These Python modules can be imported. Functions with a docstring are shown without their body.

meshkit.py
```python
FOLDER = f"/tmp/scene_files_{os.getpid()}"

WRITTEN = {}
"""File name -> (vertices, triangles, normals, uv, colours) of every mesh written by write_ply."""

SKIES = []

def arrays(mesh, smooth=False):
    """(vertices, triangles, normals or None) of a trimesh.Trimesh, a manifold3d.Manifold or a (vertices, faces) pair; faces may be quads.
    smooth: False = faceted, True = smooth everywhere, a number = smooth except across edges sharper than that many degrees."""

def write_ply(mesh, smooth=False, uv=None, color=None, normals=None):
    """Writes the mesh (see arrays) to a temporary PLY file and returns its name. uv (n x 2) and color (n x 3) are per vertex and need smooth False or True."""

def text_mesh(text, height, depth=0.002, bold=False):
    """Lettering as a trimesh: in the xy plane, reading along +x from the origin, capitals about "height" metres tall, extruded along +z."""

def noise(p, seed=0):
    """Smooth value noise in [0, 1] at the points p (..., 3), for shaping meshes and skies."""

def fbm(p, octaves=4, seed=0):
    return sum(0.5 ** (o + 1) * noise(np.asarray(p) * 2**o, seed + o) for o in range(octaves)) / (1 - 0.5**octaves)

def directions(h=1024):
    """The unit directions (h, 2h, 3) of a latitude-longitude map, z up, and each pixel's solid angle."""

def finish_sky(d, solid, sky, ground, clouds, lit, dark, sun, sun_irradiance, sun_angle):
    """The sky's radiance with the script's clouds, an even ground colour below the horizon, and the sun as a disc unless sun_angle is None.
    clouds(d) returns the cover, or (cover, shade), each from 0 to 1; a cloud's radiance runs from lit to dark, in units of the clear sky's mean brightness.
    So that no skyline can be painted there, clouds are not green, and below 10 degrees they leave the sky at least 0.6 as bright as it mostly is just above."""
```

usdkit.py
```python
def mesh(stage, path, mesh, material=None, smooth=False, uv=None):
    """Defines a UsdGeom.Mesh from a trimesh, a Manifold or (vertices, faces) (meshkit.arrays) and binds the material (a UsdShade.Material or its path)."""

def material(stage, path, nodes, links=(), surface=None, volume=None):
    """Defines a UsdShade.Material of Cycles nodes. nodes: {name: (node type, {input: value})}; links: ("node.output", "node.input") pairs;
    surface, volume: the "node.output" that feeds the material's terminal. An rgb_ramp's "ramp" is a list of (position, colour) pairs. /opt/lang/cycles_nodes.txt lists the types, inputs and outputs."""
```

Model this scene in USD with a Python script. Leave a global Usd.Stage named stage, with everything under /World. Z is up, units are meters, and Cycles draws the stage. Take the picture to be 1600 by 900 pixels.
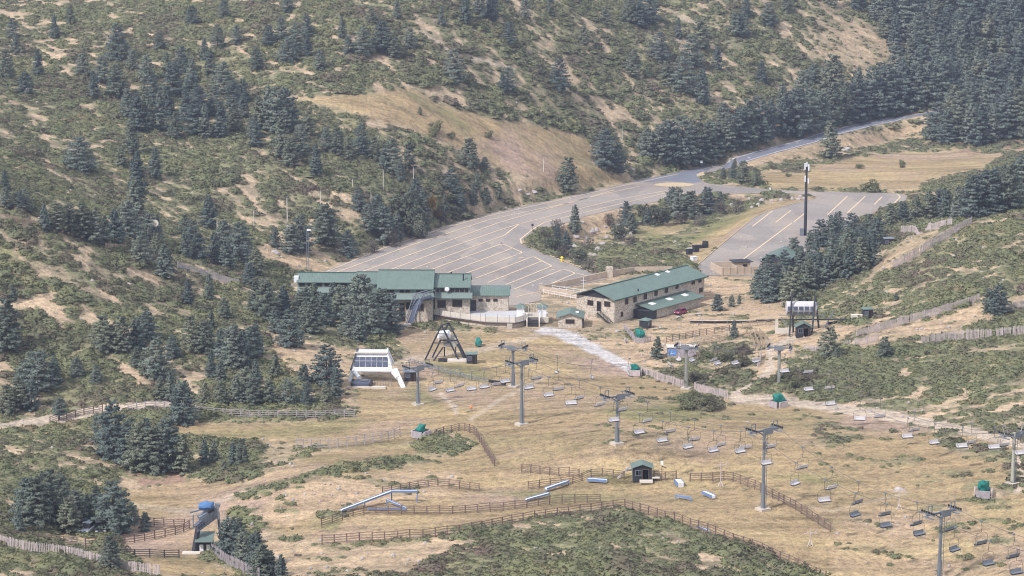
import math, random
import numpy as np, trimesh, shapely
from shapely.geometry import Polygon, LineString
from scipy.interpolate import RBFInterpolator
from scipy.spatial import Delaunay
from pxr import Usd, UsdGeom, UsdLux, UsdShade, Gf, Sdf, Vt
import usdkit, meshkit

stage = Usd.Stage.CreateInMemory()
UsdGeom.SetStageUpAxis(stage, 'Z'); UsdGeom.SetStageMetersPerUnit(stage, 1.0)
world = UsdGeom.Xform.Define(stage, '/World'); stage.SetDefaultPrim(world.GetPrim())
stage.DefinePrim('/World/Looks', 'Scope')

# ---------------------------------------------------------------- camera, sky, sun, exposure
F, PITCH, CAMZ = 3800.0, math.radians(10.5), 100.0      # focal length in photo pixels (1600 wide), downward tilt, height over the valley floor
cam = UsdGeom.Camera.Define(stage, '/World/camera')
cam.CreateHorizontalApertureAttr(36.0); cam.CreateFocalLengthAttr(36.0 * F / 1600)
cam.CreateClippingRangeAttr(Gf.Vec2f(1.0, 20000.0)); cam.CreateFStopAttr(0.0)
cam.AddTranslateOp().Set((0, 0, CAMZ)); cam.AddRotateXOp().Set(90 - math.degrees(PITCH))
cam.CreateExposureAttr(0.58)
SUN_DIR = np.array([-0.52, -0.48, 0.70]); SUN_DIR /= np.linalg.norm(SUN_DIR)
SUN_EL, SUN_ROT = math.asin(SUN_DIR[2]), math.atan2(SUN_DIR[0], SUN_DIR[1])
usdkit.material(stage, '/World/Looks/sky', {
    's': ('sky_texture', {'sky_type': 'single_scattering', 'sun_disc': False, 'sun_elevation': SUN_EL, 'sun_rotation': SUN_ROT, 'altitude': 1800.0, 'air_density': 1.0, 'aerosol_density': 2.5}),
    'tc': ('texture_coordinate', {}), 'n': ('noise_texture', {'scale': 2.2, 'detail': 5.0}),
    'r': ('rgb_ramp', {'ramp': [(0.30, (0.35,) * 3), (0.62, (0.9,) * 3)]}),
    'm': ('mix', {'color2': (5.2, 5.35, 5.7)}),
    'b': ('background_shader', {'strength': 0.15})},
    [('tc.generated', 'n.vector'), ('n.fac', 'r.fac'), ('r.color', 'm.fac'), ('s.color', 'm.color1'), ('m.color', 'b.color')], surface='b.background')
dome = UsdLux.DomeLight.Define(stage, '/World/sky')
UsdShade.MaterialBindingAPI.Apply(dome.GetPrim()).Bind(UsdShade.Material.Get(stage, '/World/Looks/sky'))
dome.GetPrim().SetCustomDataByKey('kind', 'structure'); dome.GetPrim().SetCustomDataByKey('label', 'thinly overcast afternoon sky over the valley'); dome.GetPrim().SetCustomDataByKey('category', 'sky')
sun = UsdLux.DistantLight.Define(stage, '/World/sun')
sun.CreateNormalizeAttr(True); sun.CreateIntensityAttr(0.82); sun.CreateAngleAttr(4.0); sun.CreateColorAttr(Gf.Vec3f(1.0, 0.965, 0.925))
z_ = SUN_DIR; x_ = np.cross([0, 0, 1.0], z_); x_ /= np.linalg.norm(x_); y_ = np.cross(z_, x_)
sun.AddTransformOp().Set(Gf.Matrix4d(*x_, 0, *y_, 0, *z_, 0, 0, 0, 500, 1))

# ---------------------------------------------------------------- scene-tree helpers
taken = {}
def numbered(parent, name):
    k = (parent, name); n = taken.get(k, 0); taken[k] = n + 1
    return name if n == 0 else f'{name}_{n:03d}'
def tag(prim, label=None, cat=None, group=None, kind=None):
    for k, v in (('label', label), ('category', cat), ('group', group), ('kind', kind)):
        if v: prim.SetCustomDataByKey(k, v)
    return prim
def thing(name, label, cat, loc=(0, 0, 0), rz=0.0, s=1.0, group=None, ref=None):
    """An Xform at the thing's base; its parts are its children, or come from the class prim ref."""
    p = '/World/' + numbered('/World', name)
    x = UsdGeom.Xform.Define(stage, p)
    x.AddTranslateOp().Set(Gf.Vec3d(*map(float, loc)))
    if rz: x.AddRotateZOp().Set(math.degrees(rz))
    if np.ndim(s) or s != 1.0: x.AddScaleOp().Set(Gf.Vec3f(*(np.ones(3) * s).tolist()))
    if ref:
        x.GetPrim().GetReferences().AddInternalReference(ref); x.GetPrim().SetInstanceable(True)
    tag(x.GetPrim(), label, cat, group)
    return p
def kind_of(name):
    p = '/World/' + name
    stage.CreateClassPrim(p); return p
def part(parent, name, mesh, mat, label=None, smooth=False, kind=None):
    p = parent + '/' + numbered(parent, name)
    m = usdkit.mesh(stage, p, mesh[:2] if isinstance(mesh, tuple) else mesh, LOOK(mat), smooth=smooth)
    if isinstance(mesh, tuple) and len(mesh) == 3:
        m.CreateNormalsAttr(Vt.Vec3fArray.FromNumpy(mesh[2].astype(np.float32))); m.SetNormalsInterpolation('vertex')
    tag(m.GetPrim(), label, None, None, kind)
    return p
def solo(name, mesh, mat, label=None, cat=None, group=None, kind=None, smooth=False):
    p = part('/World', name, mesh, mat, None, smooth); tag(stage.GetPrimAtPath(p), label, cat, group, kind); return p
def LOOK(n): return UsdShade.Material.Get(stage, '/World/Looks/' + n)

class MB:
    """Collects boxes, bars and tubes into one mesh."""
    def __init__(s): s.v, s.f, s.n = [], [], 0
    def add(s, v, f):
        v = np.asarray(v, float); f = np.asarray(f, int)
        if f.shape[1] == 4: f = np.vstack([f[:, [0, 1, 2]], f[:, [0, 2, 3]]])
        s.v.append(v); s.f.append(f + s.n); s.n += len(v); return s
    def box(s, c, size, rz=0.0, rx=0.0):
        v = (np.array([[x, y, z] for x in (-.5, .5) for y in (-.5, .5) for z in (-.5, .5)]) * np.asarray(size, float))
        if rx: v = v @ np.array([[1, 0, 0], [0, math.cos(rx), math.sin(rx)], [0, -math.sin(rx), math.cos(rx)]])
        if rz: v = v @ np.array([[math.cos(rz), math.sin(rz), 0], [-math.sin(rz), math.cos(rz), 0], [0, 0, 1]])
        return s.add(v + np.asarray(c, float), BOXF)
    def bar(s, a, b, w, h=None, up=(0, 0, 1)):
        """A rectangular bar from a to b, w across and h high."""
        a, b = np.asarray(a, float), np.asarray(b, float); h = h or w
        t = (b - a) / (np.linalg.norm(b - a) + 1e-9)
        u = np.cross(t, up)
        if np.linalg.norm(u) < 1e-3: u = np.cross(t, (0, 1.0, 0))
        u /= np.linalg.norm(u); q = np.cross(u, t)
        v = [p + du * u * w / 2 + dq * q * h / 2 for p in (a, b) for du in (-1, 1) for dq in (-1, 1)]
        return s.add(v, BOXF)
    def tube(s, pts, r, sides=6, cap=True):
        p = np.asarray(pts, float); r = np.broadcast_to(r, (len(p),)); n = len(p)
        t = np.gradient(p, axis=0); t /= np.linalg.norm(t, axis=1, keepdims=True) + 1e-12
        a = np.cross(t, np.where(np.abs(t[:, 2:]) < 0.9, [[0, 0, 1.0]], [[1.0, 0, 0]])); a /= np.linalg.norm(a, axis=1, keepdims=True) + 1e-12
        b = np.cross(t, a); g = np.arange(sides) * 2 * np.pi / sides
        v = (p[:, None] + r[:, None, None] * (np.cos(g)[None, :, None] * a[:, None] + np.sin(g)[None, :, None] * b[:, None])).reshape(-1, 3)
        i, j = np.meshgrid(np.arange(n - 1), np.arange(sides), indexing='ij'); k = (j + 1) % sides
        q = np.stack([i * sides + j, i * sides + k, (i + 1) * sides + k, (i + 1) * sides + j], -1).reshape(-1, 4)
        f = [*q[:, [0, 1, 2]], *q[:, [0, 2, 3]]]
        if cap:
            for o in (0, (n - 1) * sides): f += [[o, o + m, o + m + 1] for m in range(1, sides - 1)]
        return s.add(v, np.array(f))
    def prism(s, poly, z0, z1):
        """An upright prism over the plan polygon."""
        p = np.asarray(poly, float); n = len(p)
        pg = trimesh.creation.extrude_polygon(Polygon(p), z1 - z0, engine='earcut')
        return s.add(np.array(pg.vertices) + [0, 0, z0], pg.faces)
    def extr(s, prof, x0, x1):
        """A profile in the yz plane, extruded along x."""
        pg = trimesh.creation.extrude_polygon(Polygon(prof), x1 - x0, engine='earcut'); v = np.array(pg.vertices)
        return s.add(np.stack([v[:, 2] + x0, v[:, 0], v[:, 1]], 1), pg.faces)
    def quad(s, a, b, c, d): return s.add([a, b, c, d], [[0, 1, 2, 3]])
    def mesh(s): return (np.vstack(s.v), np.vstack(s.f))
BOXF = np.array([[0, 1, 3, 2], [4, 6, 7, 5], [0, 4, 5, 1], [2, 3, 7, 6], [0, 2, 6, 4], [1, 5, 7, 3]])

# ---------------------------------------------------------------- materials
def mat(name, col, rough=0.8, var=0.25, scale=1.0, metal=0.0, bump=0.0, spec=0.3, stretch=None):
    """A plain surface whose colour and finish wander a little in two noises (weather, grain)."""
    c = np.array(col, float)
    nodes = {'g': ('geometry', {}), 'n': ('noise_texture', {'scale': scale, 'detail': 5.0, 'roughness': 0.6}),
             'r': ('rgb_ramp', {'ramp': [(0.25, tuple(c * (1 - var))), (0.5, tuple(c)), (0.78, tuple(np.clip(c * (1 + var), 0, .9)))]}),
             'p': ('principled_bsdf', {'roughness': rough, 'metallic': metal, 'specular_ior_level': spec})}
    links = [('n.fac', 'r.fac'), ('r.color', 'p.base_color')]
    if stretch:
        nodes['m'] = ('mapping', {'scale': stretch}); links += [('g.position', 'm.vector'), ('m.vector', 'n.vector')]
    else: links.append(('g.position', 'n.vector'))
    if bump:
        nodes['b'] = ('bump', {'strength': bump, 'distance': 0.05}); links += [('n.fac', 'b.height'), ('b.normal', 'p.normal')]
    return usdkit.material(stage, '/World/Looks/' + name, nodes, links, surface='p.BSDF')
mat('roof_green', (0.128, 0.176, 0.155), 0.5, 0.14, 0.6)
mat('roof_green_dark', (0.035, 0.085, 0.072), 0.5, 0.2, 0.8)
mat('clad_green', (0.165, 0.205, 0.19), 0.55, 0.12, 0.7)
mat('wood_dark', (0.028, 0.03, 0.038), 0.7, 0.3, 1.5)
mat('window_dark', (0.012, 0.012, 0.016), 0.25, 0.2, 1.0, spec=0.5)
mat('window_blue', (0.075, 0.085, 0.13), 0.2, 0.3, 0.7, spec=0.6)
mat('frame_white', (0.72, 0.72, 0.74), 0.55, 0.12, 0.8)
mat('frame_brown', (0.10, 0.06, 0.045), 0.7, 0.2, 2.0)
mat('concrete', (0.48, 0.42, 0.355), 0.9, 0.18, 0.8)
mat('concrete_pale', (0.58, 0.52, 0.455), 0.9, 0.14, 0.5)
mat('paving', (0.46, 0.45, 0.46), 0.9, 0.10, 0.5)
mat('steel_grey', (0.19, 0.21, 0.245), 0.5, 0.15, 0.8, metal=0.3)
mat('steel_dark', (0.035, 0.035, 0.045), 0.55, 0.25, 1.0)
mat('steel_blue', (0.15, 0.22, 0.38), 0.45, 0.2, 1.0)
mat('pylon_pale', (0.36, 0.35, 0.30), 0.8, 0.12, 0.8)
mat('cable', (0.10, 0.10, 0.11), 0.5, 0.1, 1.0)
mat('seat_white', (0.52, 0.49, 0.50), 0.6, 0.1, 1.0)
mat('seat_dark', (0.045, 0.04, 0.045), 0.7, 0.2, 1.0)
mat('wood_rail', (0.17, 0.115, 0.10), 0.85, 0.3, 2.0)
mat('wood_pale', (0.48, 0.40, 0.40), 0.9, 0.22, 1.5)
mat('wood_grey', (0.34, 0.30, 0.32), 0.9, 0.25, 1.5)
mat('wood_tan', (0.36, 0.27, 0.20), 0.9, 0.25, 1.5)
mat('tarp_teal', (0.008, 0.155, 0.13), 0.6, 0.3, 2.5)
mat('tarp_blue', (0.07, 0.16, 0.34), 0.5, 0.3, 2.0)
mat('sign_blue', (0.10, 0.28, 0.65), 0.5, 0.15, 1.0)
mat('paint_white', (0.74, 0.72, 0.69), 0.75, 0.16, 0.6)
mat('paint_line', (0.66, 0.50, 0.33), 0.85, 0.28, 1.2)
mat('paint_yellow', (0.47, 0.36, 0.235), 0.85, 0.2, 0.8)
mat('yellow_bin', (0.75, 0.55, 0.03), 0.5, 0.15, 1.0)
mat('red_paint', (0.27, 0.02, 0.075), 0.35, 0.15, 0.8, spec=0.5)
mat('orange', (0.65, 0.22, 0.07), 0.6, 0.15, 1.0)
mat('car_white', (0.62, 0.65, 0.70), 0.3, 0.05, 0.5, spec=0.5)
mat('car_black', (0.02, 0.022, 0.028), 0.3, 0.1, 0.5, spec=0.5)
mat('rubber', (0.02, 0.02, 0.022), 0.85, 0.2, 2.0)
mat('bark', (0.085, 0.065, 0.055), 0.95, 0.3, 2.0)
mat('cream_wall', (0.46, 0.36, 0.275), 0.9, 0.15, 0.6)
mat('rock', (0.36, 0.32, 0.31), 0.95, 0.3, 0.8, bump=0.5)
mat('dirt_pipe', (0.48, 0.40, 0.30), 0.9, 0.3, 0.8)
# rubble stone: cells of warm stone parted by pale joints
usdkit.material(stage, '/World/Looks/stone', {
    'g': ('geometry', {}), 'v': ('voronoi_texture', {'scale': 3.5}), 'e': ('voronoi_texture', {'scale': 3.5, 'feature': 'distance_to_edge'}),
    's': ('separate_color', {}), 'r': ('rgb_ramp', {'ramp': [(0.0, (0.28, 0.225, 0.175)), (0.5, (0.46, 0.385, 0.31)), (1.0, (0.57, 0.49, 0.41))]}),
    'er': ('rgb_ramp', {'ramp': [(0.0, (1.0,) * 3), (0.06, (0.0,) * 3)]}), 'm': ('mix', {'color2': (0.46, 0.42, 0.37)}),
    'b': ('bump', {'strength': 0.5, 'distance': 0.04}), 'p': ('principled_bsdf', {'roughness': 0.92, 'specular_ior_level': 0.2})},
    [('g.position', 'v.vector'), ('g.position', 'e.vector'), ('v.color', 's.color'), ('s.r', 'r.fac'), ('e.distance', 'er.fac'), ('er.color', 'm.fac'),
     ('r.color', 'm.color1'), ('m.color', 'p.base_color'), ('e.distance', 'b.height'), ('b.normal', 'p.normal')], surface='p.BSDF')
# asphalt, with darker and browner resurfaced patches
usdkit.material(stage, '/World/Looks/asphalt', {
    'g': ('geometry', {}), 'n': ('noise_texture', {'scale': 0.035, 'detail': 6.0, 'roughness': 0.65}), 'f': ('noise_texture', {'scale': 1.3, 'detail': 4.0}),
    'mp': ('mapping', {'rotation': (0, 0, 0.55), 'scale': (0.12, 0.05, 1.0)}), 'v': ('voronoi_texture', {'scale': 1.0, 'metric': 'chebychev', 'randomness': 0.8}), 'sc': ('separate_color', {}),
    'r': ('rgb_ramp', {'ramp': [(0.32, (0.24, 0.205, 0.185)), (0.5, (0.285, 0.25, 0.225)), (0.68, (0.33, 0.285, 0.25))]}),
    'vr': ('rgb_ramp', {'ramp': [(0.0, (0.84, 0.85, 0.88)), (0.45, (0.99, 0.99, 1.0)), (1.0, (1.1, 1.06, 1.02))]}),
    'fr': ('rgb_ramp', {'ramp': [(0.3, (0.85,) * 3), (0.7, (1.1,) * 3)]}), 'm1': ('mix', {'mix_type': 'multiply', 'fac': 1.0}), 'm2': ('mix', {'mix_type': 'multiply', 'fac': 1.0}),
    'p': ('principled_bsdf', {'roughness': 0.85, 'specular_ior_level': 0.25})},
    [('g.position', 'n.vector'), ('g.position', 'f.vector'), ('g.position', 'mp.vector'), ('mp.vector', 'v.vector'), ('v.color', 'sc.color'), ('sc.r', 'vr.fac'), ('n.fac', 'r.fac'), ('f.fac', 'fr.fac'),
     ('r.color', 'm1.color1'), ('vr.color', 'm1.color2'), ('m1.color', 'm2.color1'), ('fr.color', 'm2.color2'), ('m2.color', 'p.base_color')], surface='p.BSDF')
mat('asphalt_dark', (0.16, 0.165, 0.20), 0.8, 0.12, 0.15)
def leaves(name, stops, scale=0.25, rough=0.75, fast=.35, each=.32):
    """Foliage: light and dark clumps from two noises, a slow one over the land and a fast one in the crown, and a shift from one plant to the next."""
    usdkit.material(stage, '/World/Looks/' + name, {
        'g': ('geometry', {}), 'n': ('noise_texture', {'scale': scale, 'detail': 3.0}), 'f': ('noise_texture', {'scale': 2.3, 'detail': 2.0}), 'oi': ('object_info', {}),
        'mf': ('mix_float', {'fac': fast}), 'mo': ('mix_float', {'fac': each}), 'r': ('rgb_ramp', {'ramp': stops}),
        'p': ('principled_bsdf', {'roughness': rough, 'specular_ior_level': 0.15}), 't': ('translucent_bsdf', {}), 'mx': ('mix_closure', {'fac': 0.34})},
        [('g.position', 'n.vector'), ('g.position', 'f.vector'), ('n.fac', 'mf.a'), ('f.fac', 'mf.b'), ('mf.result', 'mo.a'), ('oi.random', 'mo.b'), ('mo.result', 'r.fac'), ('r.color', 'p.base_color'), ('r.color', 't.color'),
         ('p.BSDF', 'mx.closure1'), ('t.BSDF', 'mx.closure2')], surface='mx.closure')
leaves('pine_needles', [(0.25, (0.122, 0.155, 0.154)), (0.5, (0.190, 0.228, 0.206)), (0.75, (0.30, 0.325, 0.255))])
leaves('pine_needles_pale', [(0.25, (0.145, 0.175, 0.150)), (0.5, (0.212, 0.240, 0.188)), (0.75, (0.315, 0.322, 0.225))])
leaves('broom', [(0.28, (0.21, 0.156, 0.128)), (0.40, (0.195, 0.18, 0.118)), (0.51, (0.208, 0.222, 0.125)), (0.61, (0.255, 0.258, 0.135)), (0.70, (0.29, 0.242, 0.148))], 0.055, 0.75, .16, .2)
leaves('bare_twigs', [(0.3, (0.10, 0.085, 0.085)), (0.5, (0.15, 0.13, 0.115)), (0.7, (0.20, 0.18, 0.15))])
leaves('willow', [(0.3, (0.085, 0.10, 0.075)), (0.5, (0.13, 0.145, 0.105)), (0.7, (0.19, 0.20, 0.15))])
leaves('autumn', [(0.3, (0.22, 0.14, 0.04)), (0.5, (0.34, 0.22, 0.06)), (0.7, (0.45, 0.32, 0.10))])
# ground: the colour of what covers it stands in a mesh attribute; grain, tufts and stones come from noise
usdkit.material(stage, '/World/Looks/ground', {
    'g': ('geometry', {}), 'a': ('attribute', {'attribute': 'cover'}), 'n': ('noise_texture', {'scale': 0.9, 'detail': 6.0, 'roughness': 0.7}),
    'mp': ('mapping', {'rotation': (0, 0, -0.35), 'scale': (0.10, 0.6, 0.5)}), 'n2': ('noise_texture', {'scale': 0.55, 'detail': 5.0, 'roughness': 0.65}),
    'r': ('rgb_ramp', {'ramp': [(0.28, (0.50, 0.50, 0.50)), (0.5, (1.0, 1.0, 1.0)), (0.72, (1.38, 1.35, 1.28))]}),
    'r2': ('rgb_ramp', {'ramp': [(0.30, (0.62, 0.62, 0.60)), (0.48, (1.0, 1.0, 1.0)), (0.70, (1.28, 1.26, 1.18))]}),
    'n3': ('noise_texture', {'scale': 3.2, 'detail': 3.0, 'roughness': 0.7}), 'r3': ('rgb_ramp', {'ramp': [(0.32, (0.66, 0.64, 0.62)), (0.5, (1.0, 1.0, 1.0)), (0.68, (1.25, 1.24, 1.2))]}), 'm3': ('mix', {'mix_type': 'multiply', 'fac': 1.0}),
    'm1': ('mix', {'mix_type': 'multiply', 'fac': 1.0}), 'm2': ('mix', {'mix_type': 'multiply', 'fac': 1.0}),
    'b': ('bump', {'strength': 0.7, 'distance': 0.35}), 'p': ('principled_bsdf', {'roughness': 0.95, 'specular_ior_level': 0.1})},
    [('g.position', 'n.vector'), ('g.position', 'mp.vector'), ('mp.vector', 'n2.vector'), ('n.fac', 'r.fac'), ('n2.fac', 'r2.fac'), ('a.color', 'm1.color1'), ('r.color', 'm1.color2'),
     ('m1.color', 'm2.color1'), ('r2.color', 'm2.color2'), ('g.position', 'n3.vector'), ('n3.fac', 'r3.fac'), ('m2.color', 'm3.color1'), ('r3.color', 'm3.color2'), ('m3.color', 'p.base_color'), ('n.fac', 'b.height'), ('b.normal', 'p.normal')], surface='p.BSDF')

# ---------------------------------------------------------------- measuring: photo pixels <-> places in the valley
FW = np.array([0, math.cos(PITCH), -math.sin(PITCH)]); UPV = np.array([0, math.sin(PITCH), math.cos(PITCH)])
def ray(u, v):
    u, v = np.asarray(u, float), np.asarray(v, float)
    return FW + ((u - 800) / F)[..., None] * np.array([1.0, 0, 0]) + ((450 - v) / F)[..., None] * UPV
def atz(u, v, z=0.0):
    """The place at height z that the pixel shows."""
    r = ray(u, v); t = (np.asarray(z, float) - CAMZ) / r[..., 2]; return r * t[..., None] + [0, 0, CAMZ]
def aty(u, v, y):
    """The place at distance y that the pixel shows."""
    r = ray(u, v); t = np.asarray(y, float) / r[..., 1]; return r * t[..., None] + [0, 0, CAMZ]
def pix(p):
    q = np.asarray(p, float) - [0, 0, CAMZ]; d = q @ FW
    d = np.where(d > 1, d, 1); return np.stack([800 + F * q[..., 0] / d, 450 - F * (q @ UPV) / d], -1)

# ---------------------------------------------------------------- the land
CZ = """515 430 0,600 395 0,700 362 0,800 330 0,900 308 0,1000 285 0,1090 264 0.3,700 420 0,800 400 0,900 330 0,860 400 0,800 455 0,1030 295 0,930 430 0,
1100 285 0,1200 300 0,1110 420 0,1200 400 0,1300 340 0,1400 310 0,1250 330 0,1280 303 0,1200 330 0,
840 515 0,960 504 0,1100 465 0,700 520 0.3,600 520 0.5,1130 450 0,1040 490 0,880 480 0,740 480 0,640 480 0.2,480 440 0.3,
1350 260 0,1500 252 .5,1300 285 -.3,1590 238 1,1200 280 .3,950 385 -4,1000 368 -4.2,1080 350 -4,1010 395 -3,895 388 -2.2,1150 325 -2,
1150 250 2,1300 208 5,1470 174 9,1330 228 1.5,1220 245 1.2,1420 210 1.5,
0 660 -1,550 592 .5,300 642 0,150 645 0,420 650 0,560 640 0,480 690 -.4,
1200 470 .5,1300 440 4,1400 385 12,1500 345 15,1600 328 18.5,1350 415 8,1450 362 14,
1300 500 3.5,1250 520 3,1400 600 3.5,1250 625 2,1400 655 3.5,1217 600 3,1072 608 -1,1100 580 -1,1050 560 -.5,1150 520 1,1040 525 0,1160 560 0,1140 623 .5,1500 672 4.3,
840 540 0,700 560 .2,640 600 0,653 632 0,815 663 2.8,964 693 5.3,900 620 1.8,1000 620 2,1100 680 4.5,1300 700 4,1192 797 2.6,1466 915 .6,1400 760 3,1550 750 4.5,1590 850 3.5,1600 900 3,
700 640 .8,860 755 1.5,1000 765 1.5,700 790 1,600 830 .8,970 788 2,800 860 2.2,1000 850 2.5,1150 880 2.2,600 890 1.2,
450 745 2.5,550 718 1.8,350 790 -.5,640 730 1,700 685 1.8,700 715 .8,400 700 -.4,
300 760 -1.4,320 850 -1.5,100 820 -1,30 760 1.5,150 720 0,60 700 1.5,0 870 2.6,100 895 2.6,250 898 .8,0 780 2,400 890 -1.2,500 850 .2,200 800 -1.4"""
CD = """0 340 485,0 500 450,250 450 490,400 450 520,450 560 450,200 600 432,100 500 455,0 600 428,120 400 482,0 250 560,0 150 640,0 0 760,200 300 580,200 150 665,300 400 530,200 380 510,400 0 745,400 150 670,400 300 600,450 380 575,
600 300 617,600 150 675,600 0 735,850 250 690,850 120 741,850 0 795,720 280 650,1000 200 751,1000 90 795,1000 0 844,1150 150 788,1150 0 863,1300 100 845,1300 0 897,1600 165 838,1600 80 880,1600 0 915,1450 100 872,200 0 750,
1600 500 460,1500 450 480,1400 480 478,1500 600 422,1600 600 415,1600 420 487,1600 690 378,1500 530 452,
800 -150 890,0 -150 850,1600 -150 1000,400 -150 840,1200 -150 950"""
CW = [(116, 620, 3), (137, 640, 5), (95, 590, 2), (76, 560, 1), (150, 700, 2), (60, 240, 12), (-60, 240, 13), (0, 215, 18), (170, 220, 30), (-170, 220, 32), (0, 100, 52), (300, 100, 60), (-300, 100, 60), (0, 20, 82), (0, -200, 95), (300, -200, 95), (-300, -200, 95),
      (-260, 500, 60), (-300, 320, 50), (250, 480, 42), (300, 340, 40), (-300, 800, 105), (330, 850, 40), (300, 600, 40), (0, 1300, 190), (-600, 1300, 260), (700, 1300, 230), (0, 2600, 420), (-1800, 2600, 450), (1800, 2600, 450), (-1500, 600, 300), (1500, 600, 280), (-1200, -200, 250), (1200, -200, 250), (0, 4200, 600), (-2500, 4200, 600), (2500, 4200, 600)]
cps = []
for line in CZ.replace('\n', '').split(','):
    u, v, z = map(float, line.split()); cps.append(atz(u, v, z))
for line in CD.replace('\n', '').split(','):
    u, v, y = map(float, line.split()); cps.append(aty(u, v, y))
cps = np.vstack([np.array(cps), np.array(CW, float)])
rbf = RBFInterpolator(cps[:, :2], cps[:, 2], kernel='linear', smoothing=0.2, degree=1)
rbt = RBFInterpolator(cps[:, :2] / 100, cps[:, 2], kernel='thin_plate_spline', smoothing=0.004, degree=1)

def px_poly(text, z=0.0): return [tuple(map(float, p.split())) for p in text.split(',')]
LOT = px_poly('495 428,597 386.6,680 358,760 335.4,827 320,860 313,980 286,1060 269,1100 260,1120 256,1132 262,1110 268,1097 272,1091 277,1096 283,1110 287,1150 291,1202 296,1269 299.5,1404 302,1419 307,1414 314,1380 325,1330 350,1275 395,1215 431,1100 430,1089 416,1130 381,1179 340,1202.5 329,1240 318.5,1274 311,1276 308,1269 305.5,1257 303.5,1207 301.5,1117 304,1075 303,1024 316,960 327,915 338,888 347,852 356,834 364,814 377,816 382,880 409,936 430,948 436,845 458,845 470,800 478,740 478,600 472,470 447')
lot_w = Polygon([tuple(atz(u, v, 0)[:2]) for u, v in LOT]).buffer(0)
pad_w = Polygon([tuple(atz(u, v, 0)[:2]) for u, v in px_poly('460 440,845 455,950 430,1100 428,1130 435,1120 470,1000 512,860 516,845 518,800 516,690 500,600 510,520 480,455 455')]).buffer(0)
ROAD = px_poly('1098 267,1150 252,1200 237,1260 221.5,1300 208,1350 196,1400 186,1450 177.5,1500 169')

rows = np.unique(np.concatenate([np.array([-60., -20, 20, 60, 100, 140, 180, 210, 235, 252, 265, 275]), np.geomspace(282, 980, 900), np.array([985., 992, 1000, 1012, 1030, 1055, 1090, 1140, 1200, 1300, 1450, 1650, 1900, 2300, 2800, 3500, 4300])]))
lat = np.concatenate([[-6, -3.5, -2.2, -1.7, -1.5], np.linspace(-1.36, 1.36, 560), [1.5, 1.7, 2.2, 3.5, 6]])
YY, TT = np.meshgrid(rows, lat, indexing='ij')
XX = TT * np.maximum(YY, 200) * 0.2106
def base_height(x, y):
    q = np.stack([x.ravel(), y.ravel()], 1); far = np.clip((np.hypot(q[:, 0], q[:, 1] - 600) - 480) / 250, 0, 1)
    return ((1 - far) * rbt(q / 100) + far * rbf(q)).reshape(x.shape)
ZZ = base_height(XX, YY)
def poly_dist(poly, x, y):
    """Distance outside the polygon, 0 inside."""
    q = shapely.points(x.ravel(), y.ravel()); return shapely.distance(poly, q).reshape(x.shape)
def near_poly(poly, x, y, r):
    d = np.full(x.shape, 1e3); b = poly.bounds
    k = (x > b[0] - r) & (x < b[2] + r) & (y > b[1] - r) & (y < b[3] + r)
    d[k] = poly_dist(poly, x[k], y[k]); return d
sm = lambda t: np.clip(t, 0, 1) ** 2 * (3 - 2 * np.clip(t, 0, 1))
W0 = 1 - sm((near_poly(lot_w, XX, YY, 8) - 1.0) / 5.0); ZZ = ZZ * (1 - W0)
W1 = 1 - sm((near_poly(pad_w, XX, YY, 6) - 0.5) / 4.0); ZZ = ZZ * (1 - W1)

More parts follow.
